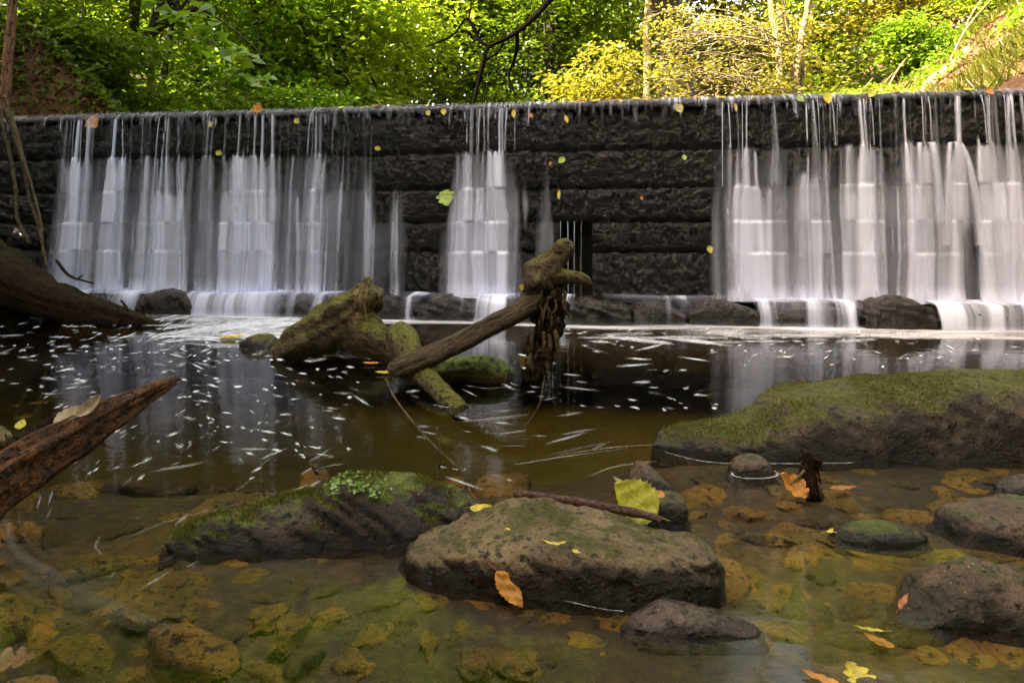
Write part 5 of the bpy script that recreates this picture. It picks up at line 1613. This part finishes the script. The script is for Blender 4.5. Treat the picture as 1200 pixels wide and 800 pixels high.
# foliage masses: trees of the valley, each with its own crown, behind the stems
r = random.Random(2)
masses = [  # px, Y, trunk height, list of crown blobs relative (dx, z, rx, rz), leaf material, label
    (300, 13.5, 8, [(0, 4.2, 1.7, 1.1), (.6, 6.0, 1.9, 1.2), (-1.0, 3.2, 1.1, .8), (1.1, 3.3, 1.1, .8)], 'leaf_mid', 'dense green leafy tree right of the leaning trunk'),
    (235, 15.5, 10, [(0, 4.4, 2.0, 1.4), (0, 6.8, 2.2, 1.3), (.8, 3.2, 1.5, .7)], 'leaf_mid', 'bright leafy tree seen through the stems on the left bank'),
    (395, 14.5, 9, [(0, 3.6, 1.5, 1.0), (.3, 5.6, 2.0, 1.2)], 'leaf_lime', 'green tree with drooping leaves over the left third of the weir'),
    (470, 17.0, 11, [(0, 4.6, 2.1, 1.5), (0, 7.2, 2.3, 1.3), (.5, 3.2, 1.4, .6)], 'leaf_lime', 'pale lime tree shining above the end of the left curtain'),
    (560, 20.0, 12, [(0, 5.2, 2.4, 1.8), (0, 8.2, 2.8, 1.6), (0, 3.3, 2.0, .8)], 'leaf_mid', 'green tree behind the hanging dark limb'),
    (640, 16.5, 10, [(0, 4.4, 1.6, 1.2), (.3, 6.4, 2.0, 1.4), (-.2, 3.0, 1.3, .6)], 'leaf_deep', 'darker green tree just right of the hanging dark limb'),
    (120, 17.5, 12, [(0, 6.4, 2.4, 1.8), (0, 9.4, 2.6, 1.6)], 'leaf_lime', 'sunlit tree high behind the dark trunks on the left bank'),
    (30, 13.5, 10, [(0, 6.6, 2.2, 1.4), (-.2, 4.9, 1.6, .9)], 'leaf_mid', 'leafy tree behind the slender reddish trunk'),
    (845, 20.0, 12, [(0, 6.4, 2.4, 1.6), (0, 9.0, 2.6, 1.6), (.6, 4.2, 2.0, 1.2)], 'leaf_gold', 'golden tree behind the bare twigs of the shrub'),
    (960, 18.5, 11, [(0, 6.0, 2.2, 1.5), (.2, 8.6, 2.4, 1.5), (0, 4.4, 1.6, .9)], 'leaf_lime', 'yellow green tree behind the pale stems'),
    (1060, 17.0, 10, [(0, 6.8, 2.0, 1.3), (0, 8.8, 2.2, 1.4)], 'leaf_gold', 'yellowish tree at the top of the right slope'),
    (1180, 16.0, 9, [(0, 7.6, 2.0, 1.4), (0, 9.4, 2.2, 1.4)], 'leaf_lime', 'leafy tree above the bare soil of the right slope'),
    (730, 22.0, 13, [(0, 6.2, 2.6, 1.8), (0, 9.6, 2.8, 1.8), (0, 3.8, 2.2, 1.0)], 'leaf_lime', 'sunny tree far behind the thin golden trunk'),
    (350, 24.0, 15, [(0, 6.6, 3.0, 2.2), (0, 10.6, 3.4, 2.2)], 'leaf_lime', 'tall pale tree far behind the dense green leafy tree'),
    (200, 26.0, 16, [(0, 8.0, 3.4, 2.6), (0, 12.0, 3.4, 2.4)], 'leaf_lime', 'tall tree far up the valley behind the left bank'),
    (520, 28.0, 17, [(0, 6.6, 3.6, 2.6), (0, 11.6, 4.0, 2.8)], 'leaf_gold', 'tall golden tree far up the valley behind the middle'),
    (680, 30.0, 18, [(0, 7.2, 3.8, 2.8), (0, 12.6, 4.2, 2.8)], 'leaf_mid', 'tall green tree far up the valley right of the middle'),
    (420, 36.0, 20, [(0, 10.0, 4.4, 4.0), (0, 15.5, 4.6, 3.4)], 'leaf_gold', 'distant golden tree closing the valley left of the middle'),
    (600, 38.0, 21, [(0, 10.5, 4.6, 4.2), (0, 16.5, 4.8, 3.4)], 'leaf_lime', 'distant lime green tree closing the valley in the middle'),
    (780, 36.0, 21, [(0, 11.0, 4.6, 4.2), (0, 16.5, 4.8, 3.4)], 'leaf_gold', 'distant golden tree closing the valley behind the leaning trunk'),
    (270, 34.0, 20, [(0, 10.5, 4.4, 4.0), (0, 16.0, 4.6, 3.4)], 'leaf_gold', 'distant golden tree behind the stems of the left bank'),
    (1000, 30.0, 18, [(0, 11.5, 4.2, 3.6), (0, 16.0, 4.4, 3.4)], 'leaf_gold', 'distant golden tree on the ridge of the right slope'),
    (90, 30.0, 18, [(0, 11.5, 4.2, 3.6), (0, 16.0, 4.4, 3.4)], 'leaf_lime', 'distant lime green tree on the ridge of the left bank'),
    (900, 28.0, 17, [(0, 9.0, 3.6, 2.6), (0, 13.0, 3.8, 2.6)], 'leaf_mid', 'tall tree far up the right slope')]
for i, (px, Y, h, blobs, lm, lab) in enumerate(masses):
    x = at(px, Y)
    tp = up_trunk(x, Y, h, .13 + .006 * h, seed=i)
    crown = [(x + dx, Y + r.uniform(-.3, .3), z, rx, rx * .8, rz) for dx, z, rx, rz in blobs]
    tree(x, Y, tp, crown, lab, leafm=lm, seed=20 + i, n_spray=int(62 + 22 * len(blobs)), n_each=70, leaf=.165 if Y < 18 else (.19 if Y < 29 else .28), rad=.75 + .012 * Y, limbs=5, group=GB)

# big sycamore on the left bank: only its low spray with large leaves reaches into view
xs, ys = -7.6, 6.6
tp = [(xs, ys, gz(xs, ys) - .3, .2), (xs + .1, ys, 3.5, .17), (xs + .5, ys, 5.5, .14), (xs + .6, ys + .2, 8, .09), (xs + .7, ys + .2, 10, .05)]
t_ = tree(xs, ys, tp, [(xs + .8, ys, 8.4, 2.4, 2.2, 1.8), (xs - .6, ys - 1.5, 6.6, 1.8, 1.8, 1.6), (xs - .9, ys - .8, 4.9, 1.3, 1.5, 1.2)], 'sycamore with large drooping leaves leaning in from the left bank', leafm='leaf_mid', seed=60, n_spray=52, n_each=80, leaf=.16, limbs=5)  # low crown blob added to keep sun patches off the wall
Va, Fa = tube([(xs + .5, ys, 5.4, .07), (-5.6, 6.7, 4.6, .05), (-4.2, 6.9, 3.75, .03), (-3.0, 6.9, 3.05, .012), (-2.5, 6.9, 2.65, .006)], 9, 40, .15, 3)
mesh_np('limb', Va, Fa, M['bark'], t_)
rs_ = np.random.default_rng(8)
cen = np.array([W(px, py, 6.9 + rs_.uniform(-.3, .3)) for px, py in ((215, 12), (235, 18), (255, 30), (262, 45), (245, 42), (225, 35), (278, 62), (288, 82), (268, 66), (205, 28), (240, 5), (190, 5), (292, 88))])
P, D, L = sprays(rs_, cen, .17, 9, .15, .2, .5)
leaf_mesh('low_spray', P, D, L, M['leaf_mid'], t_, rs_, width=.85, flat=np.array([[0, -.4, 1.]]))


# shrubs right above the crest
def shrub(px, Y, w, h, lm, label, seed, n_spray=40, leaf=.10, n_each=70, stems=6, bark='bark', rad=.4, base=None):
    r = np.random.default_rng(seed)
    x = at(px, Y)
    g = gz(x, Y) if base is None else base
    root = tag(empty('shrub', (x, Y, g)), label, 'shrub', 'shrubs along the top of the weir')
    for k in range(stems):
        e = np.array([x + r.uniform(-.8, .8) * w, Y + r.uniform(-.5, .5) * w, g + h * r.uniform(.6, 1.05)])
        b = np.array([x + r.uniform(-.15, .15), Y + r.uniform(-.1, .1), g - .1])
        m = (b + e) / 2 + np.array([0, 0, .2 * h])
        Vt, Ft = tube([(*b, .022), (*m, .014), (*e, .005)], 7, 14, .15, k)
        mesh_np('stem', Vt, Ft, M[bark], root)
    d = r.normal(0, 1, (n_spray, 3)); d /= np.linalg.norm(d, axis=1, keepdims=True)
    cen = np.array([x, Y, g + h * .5]) + d * (r.random(n_spray) ** .4)[:, None] * np.array([w, w * .6, h * .5])
    P, D, L = sprays(r, cen, rad, n_each, leaf)
    leaf_mesh('foliage', P, D, L, M[lm], root, r, width=.6, flat=np.array([[0, 0, 1.]]))
    return root


for i, a in enumerate((
        (110, 9.6, .9, 1.0, 'leaf_deep', 'dark green bush at the foot of the left bank'),
        (160, 10.5, .9, .9, 'leaf_lime', 'bright green bush below the leaning trunk'),
        (225, 10.8, .8, .7, 'leaf_mid', 'low green bush right of the thin dark stem'),
        (280, 11.0, .9, 1.3, 'leaf_deep', 'deep green bush over the wide left curtain'),
        (345, 11.2, .9, 1.2, 'leaf_mid', 'rounded green bush above the middle of the left curtain'),
        (412, 11.4, .8, 1.0, 'leaf_lime', 'pale bush above the right end of the left curtain'),
        (455, 11.8, .7, .8, 'leaf_mid', 'small bright green bush left of the hanging limb'),
        (510, 12.4, .9, .7, 'leaf_lime', 'low pale bush under the tip of the hanging limb'),
        (585, 12.2, .8, .9, 'leaf_deep', 'dark bush behind the tip of the hanging limb'),
        (640, 11.6, .7, .8, 'leaf_mid', 'green bush left of the layered sunny bush'),
        (700, 10.6, .75, 1.7, 'leaf_gold', 'tall sunny bush with layered pale sprays left of the thin golden trunk'),
        (660, 10.0, .5, .45, 'leaf_gold', 'low sunny bush at the crest left of the tall sunny bush'),
        (800, 10.6, .8, .6, 'leaf_gold', 'low golden bush under the arching bare twigs'),
        (860, 10.2, .6, .7, 'leaf_gold', 'pale golden bush at the foot of the bare twigs'),
        (985, 10.6, .7, 1.1, 'leaf_lime', 'lime green bush right of the pale stems'),
        (1030, 11.2, .6, .8, 'leaf_lime', 'lime green bush low on the right slope'),
        (1075, 13.5, .8, 1.0, 'leaf_mid', 'green bush higher up the right slope'),
        (1150, 14.5, 1.0, 1.2, 'leaf_lime', 'leafy bush near the top of the right slope'),
        (40, 9.8, .8, .8, 'leaf_deep', 'dark ivy like bush on the left bank behind the reddish trunk'),
        (78, 10.6, .9, .9, 'leaf_mid', 'green bush high on the left bank below the crooked limb'))):
    shrub(*a, seed=200 + i, n_spray=46 if a[2] > .6 else 26, leaf=.085 if a[4] in ('leaf_gold', 'leaf_lime') else .11, n_each=75)

# bare pale multi-stem shrub with arching twigs
bx = at(925, 10.0)
ms = tag(empty('bare_shrub', (bx, 10.0, gz(bx, 10.0))), 'pale multi stemmed shrub with a tangle of bare arching twigs at the crest', 'shrub')
for rows in ([(917, 120, 10, 5), (914, 80, 10, 4.5), (910, 40, 10, 4), (903, 0, 10, 3.5), (900, -120, 10, 2)], [(928, 120, 10.1, 4.5), (934, 80, 10.1, 4), (940, 40, 10.1, 3.6), (947, 0, 10.1, 3.2), (955, -120, 10.1, 2)],
             [(932, 118, 10.1, 3.5), (928, 70, 10.1, 3), (924, 45, 10.1, 2.8), (918, 10, 10.1, 2.4), (920, -80, 10.1, 1.5)], [(936, 120, 10.2, 3), (940, 80, 10.2, 2.5), (936, 55, 10.2, 2.2), (925, 30, 10.2, 1.8), (914, 14, 10.2, 1.4)]):
    Va, Fa = tube(rows_px(rows), 9, 30, .12, 4)
    mesh_np('stem', Va, Fa, M['bark_pale'], ms)
rt = random.Random(9)
tw = []
for k in range(48):
    x0, y0 = rt.uniform(860, 930), rt.uniform(40, 118)
    L = rt.uniform(50, 170); a = R(rt.uniform(120, 200))
    bend = rt.uniform(8, 35)
    Yd = 9.9 + rt.uniform(-.5, .7)
    x1, y1 = x0 + L * math.cos(a), y0 - L * .6 * math.sin(a) * rt.uniform(.2, 1)
    y1 = min(y1, 116)
    tw.append(tube(rows_px([(x0, y0, Yd, .9), (x0 * .7 + x1 * .3 + rt.uniform(-10, 10), min(116, y0 * .7 + y1 * .3 - bend * .6), Yd, .75), (x0 * .3 + x1 * .7 + rt.uniform(-12, 12), min(116, y0 * .3 + y1 * .7 - bend * .4 + rt.uniform(-8, 8)), Yd, .6), (x1, y1, Yd + rt.uniform(-.3, .3), .35)]), 4, 12, 0, k))
V, F = join(tw)
tag(mesh_np('bare_twigs', V, F, M['bark_twig'], ms), kind='stuff')
rr2 = np.random.default_rng(44)
cen = np.array([W(rr2.uniform(770, 960), rr2.uniform(10, 112), 10 + rr2.uniform(-.5, 1.0)) for _ in range(75)])
P, D, L = sprays(rr2, cen, .35, 45, .075, .4, .2)
leaf_mesh('foliage', P, D, L, M['leaf_gold'], ms, rr2, width=.6)

# right slope: grass, ferns, fallen logs, bare soil; left bank: dry leaves and undergrowth
rg = np.random.default_rng(31)
n = 26000
gxs = rg.uniform(4.6, 12.5, n); gys = rg.uniform(8.6, 17, n)
m_ = fbm(np.stack([gxs * .7, gys * .7, 0 * gxs], 1), 5, 3)
keep = (m_ > -.04 + .11 * (gxs - 6.9) - .02 * (gys - 11)) | (gxs < 6.4)
gxs, gys = gxs[keep], gys[keep]
P = np.stack([gxs, gys, ground_z(gxs, gys)], 1)
D = np.stack([rg.normal(-.35, .45, len(P)), rg.normal(-.3, .45, len(P)), rg.uniform(.3, 1.1, len(P))], 1)
D /= np.linalg.norm(D, axis=1, keepdims=True)
leaf_mesh('grass', P, D, rg.uniform(.12, .38, len(P)), M['grassblade'], None, rg, width=.09, fold=.05)
n = 9000
ux = np.concatenate([rg.uniform(4.8, 9.5, n), rg.uniform(-9.5, -4.7, n)]); uy = rg.uniform(8.7, 14, 2 * n)
m_ = fbm(np.stack([ux * 1.1, uy * 1.1, 0 * ux], 1), 15, 3)
keep = m_ > np.where(ux > 0, .02 + .05 * (ux - 6.2), -.25)
ux, uy = ux[keep], uy[keep]
P = np.stack([ux, uy, ground_z(ux, uy) + rg.uniform(0, .35, len(ux)) ** 1.3], 1)
D = rg.normal(0, 1, (len(P), 3)) + [0, -.4, 0]; D /= np.linalg.norm(D, axis=1, keepdims=True)
leaf_mesh('undergrowth', P, D, rg.uniform(.06, .14, len(P)), M['leaf_mid'], None, rg, width=.5, flat=np.array([[0, 0, 1.]]))
n = 14000
ux = np.concatenate([rg.uniform(-10, -4.6, n // 2), rg.uniform(4.8, 11, n // 2)]); uy = rg.uniform(8.5, 14, n)
P = np.stack([ux, uy, ground_z(ux, uy) + .015], 1)
D = rg.normal(0, 1, (n, 3)) * [1, 1, .35]; D /= np.linalg.norm(D, axis=1, keepdims=True)
leaf_mesh('leaf_litter', P, D, rg.uniform(.05, .12, n), M['leaf_dry'], None, rg, width=.55, flat=np.array([[0, 0, 1.]]))


def on_slope(pts, lift=.05):
    return [(x_, y_, gz(x_, y_) + lift, r_) for x_, y_, r_ in pts]


stick('fallen_log', on_slope([(6.6, 11.4, .10), (7.1, 11.5, .10), (7.6, 11.7, .09), (7.95, 11.9, .07)], .06), 'bark_pale', 'short weathered log lying on the soil of the right slope', 'log', 14, .15, 24, 5)
stick('fallen_log', on_slope([(5.9, 11.3, .06), (6.3, 11.6, .05), (6.7, 12.0, .04)], .05), 'bark', 'thin dark log beside the weathered log on the right slope', 'log', 10, .15, 24, 6)
stick('fallen_pole', on_slope([(6.9, 9.7, .03), (7.4, 9.9, .03), (8.2, 10.1, .025)], .05), 'bark_pale', 'long pale stick lying low on the bare soil of the right slope', 'stick', 8, .15, 24, 7)
for i, (x0, y0) in enumerate(((6.2, 12.6), (7.0, 13.0), (7.9, 12.4), (5.6, 12.2), (8.6, 13.2))):
    stick('dead_sapling', [(x0, y0, gz(x0, y0), .022), (x0 + .35, y0, gz(x0, y0) + .7, .018), (x0 + .9, y0 + .1, gz(x0, y0) + 1.3, .008)], 'bark_pale',
          ('leaning dead stem among the grass low on the right slope', 'leaning dead stem in the middle of the right slope grass', 'leaning dead stem above the weathered log', 'leaning dead stem nearest the lime green bushes', 'leaning dead stem highest on the right slope')[i], 'dead stem', 7, .1, 14, i).__setitem__('group', 'leaning dead stems on the right slope')

n = 7000
ux = rg.uniform(-9.0, -5.1, n); uy = rg.uniform(6.4, 9.2, n)
uz = ground_z(ux, uy)
k_ = uz > 1.6
P = np.stack([ux, uy, uz + rg.uniform(0, .22, n)], 1)[k_]
D = rg.normal(0, 1, (len(P), 3)) + [.3, -.5, .1]; D /= np.linalg.norm(D, axis=1, keepdims=True)
leaf_mesh('ivy_cover', P, D, rg.uniform(.06, .13, len(P)), M['leaf_deep'], None, rg, width=.7, flat=np.array([[.3, -.5, 1.]]))
P = np.stack([ux, uy, uz + .02], 1)[uz > .3][:5000]
D = rg.normal(0, 1, (len(P), 3)) * [1, 1, .5]; D /= np.linalg.norm(D, axis=1, keepdims=True)
leaf_mesh('leaf_litter', P, D, rg.uniform(.05, .12, len(P)), M['leaf_dry'], None, rg, width=.55, flat=np.array([[.4, -.3, 1.]]))

n = 9000
ux = rg.uniform(-8.0, -4.9, n); uy = rg.uniform(8.0, 10.8, n)
P = np.stack([ux, uy, ground_z(ux, uy) + rg.uniform(.0, .14, n)], 1)
D = rg.normal(0, 1, (n, 3)) + [.5, -.5, -.1]; D /= np.linalg.norm(D, axis=1, keepdims=True)
h_ = n * 5 // 9
leaf_mesh('ivy_cover', P[:h_], D[:h_], rg.uniform(.05, .11, h_), M['leaf_deep'], None, rg, width=.75, flat=np.array([[.6, -.5, .7]]))
leaf_mesh('leaf_litter', P[h_:] - [0, 0, .03], D[h_:], rg.uniform(.05, .13, n - h_), M['leaf_dry'], None, rg, width=.5, flat=np.array([[.6, -.4, .7]]))

# trees on the near banks, out of the picture: they shade the pool
for i, (x, y, h) in enumerate(((-8.8, 3.4, 8.5), (-8.9, 5.6, 7.5), (-9.8, 0.2, 16), (-8.4, -3.2, 16), (-12.0, 0.4, 14.5), (-12.4, -2.8, 16), (-11.0, -5.4, 16), (-6.5, -7.0, 16), (-14.5, -1.4, 14), (9.0, 3.6, 10), (9.4, -0.6, 11), (8.2, -4.6, 11))):
    d_ = 1 if x > 0 else -1
    crown = [(x - .5 * d_, y, gz(x, y) + h * .30, 2.0, 2.2, 1.8), (x - .8 * d_, y + .2, gz(x, y) + h * .52, 2.7, 2.6, 2.4), (x, y, gz(x, y) + h * .74, 2.6, 2.6, 2.2), (x + .2 * d_, y, gz(x, y) + h * .92, 2.0, 2.0, 1.7)]
    tree(x, y, up_trunk(x, y, h, .22, seed=50 + i), crown, 'unseen tall leafy tree added on the bank to shade the pool', leafm='leaf_mid', seed=80 + i, n_spray=230, n_each=55, leaf=.27, rad=1.1, limbs=6, group='unseen tall trees added on the banks to shade the pool')
for i, (px, Y, zc) in enumerate(((150, 18, 13), (330, 23, 16), (520, 22, 16), (690, 24, 18), (440, 18.5, 11.5), (570, 19, 12), (250, 19, 12), (660, 19, 11.5))):
    x = at(px, Y)
    tree(x, Y + 4, [(x, Y + 4, gz(x, Y + 4) - .2, .26), (x + .2, Y + 3.8, 5, .22), (x, Y + 3, 9, .17), (x, Y + 1.5, zc + 1, .08)], [(x, Y, zc, 3.2, 2.4, 2.4), (x + 1.5, Y - .5, zc - 2.4, 2.4, 1.8, 1.3), (x - 1.6, Y + .5, zc + 2.6, 2.8, 2.2, 1.6), (x + .6, Y + .6, zc - 5.2, 2.6, 1.8, 1.5)],
         ('tall spreading tree whose crown rises above the picture', 'high crowned tree over the valley')[i % 2], leafm='leaf_lime', seed=120 + i, n_spray=190, n_each=60, leaf=.24, rad=1.1, limbs=6, group='high trees arching over the valley')
for i, (x, y, h) in enumerate(((-3.2, -7.0, 8), (0.6, -7.4, 8.5), (4.4, -7.0, 8), (-1.5, -10, 9.5), (3.0, -10.5, 9.5))):  # unseen trees added behind the lens to cut light from the front
    crown = [(x, y, gz(x, y) + h * .2, 2.4, 1.6, 1.9), (x, y, gz(x, y) + h * .48, 2.6, 2.0, 2.2), (x, y, gz(x, y) + h * .8, 2.6, 2.2, 2.2)]
    tree(x, y, up_trunk(x, y, h, .2, seed=70 + i), crown, 'unseen leafy tree added behind the viewpoint to cut frontal light', leafm='leaf_mid', seed=140 + i, n_spray=190, n_each=55, leaf=.24, rad=1.0, limbs=6, group='unseen trees added behind the viewpoint to cut frontal light')
for ob in bpy.data.objects:
    if '_loc' in ob.keys(): del ob['_loc']
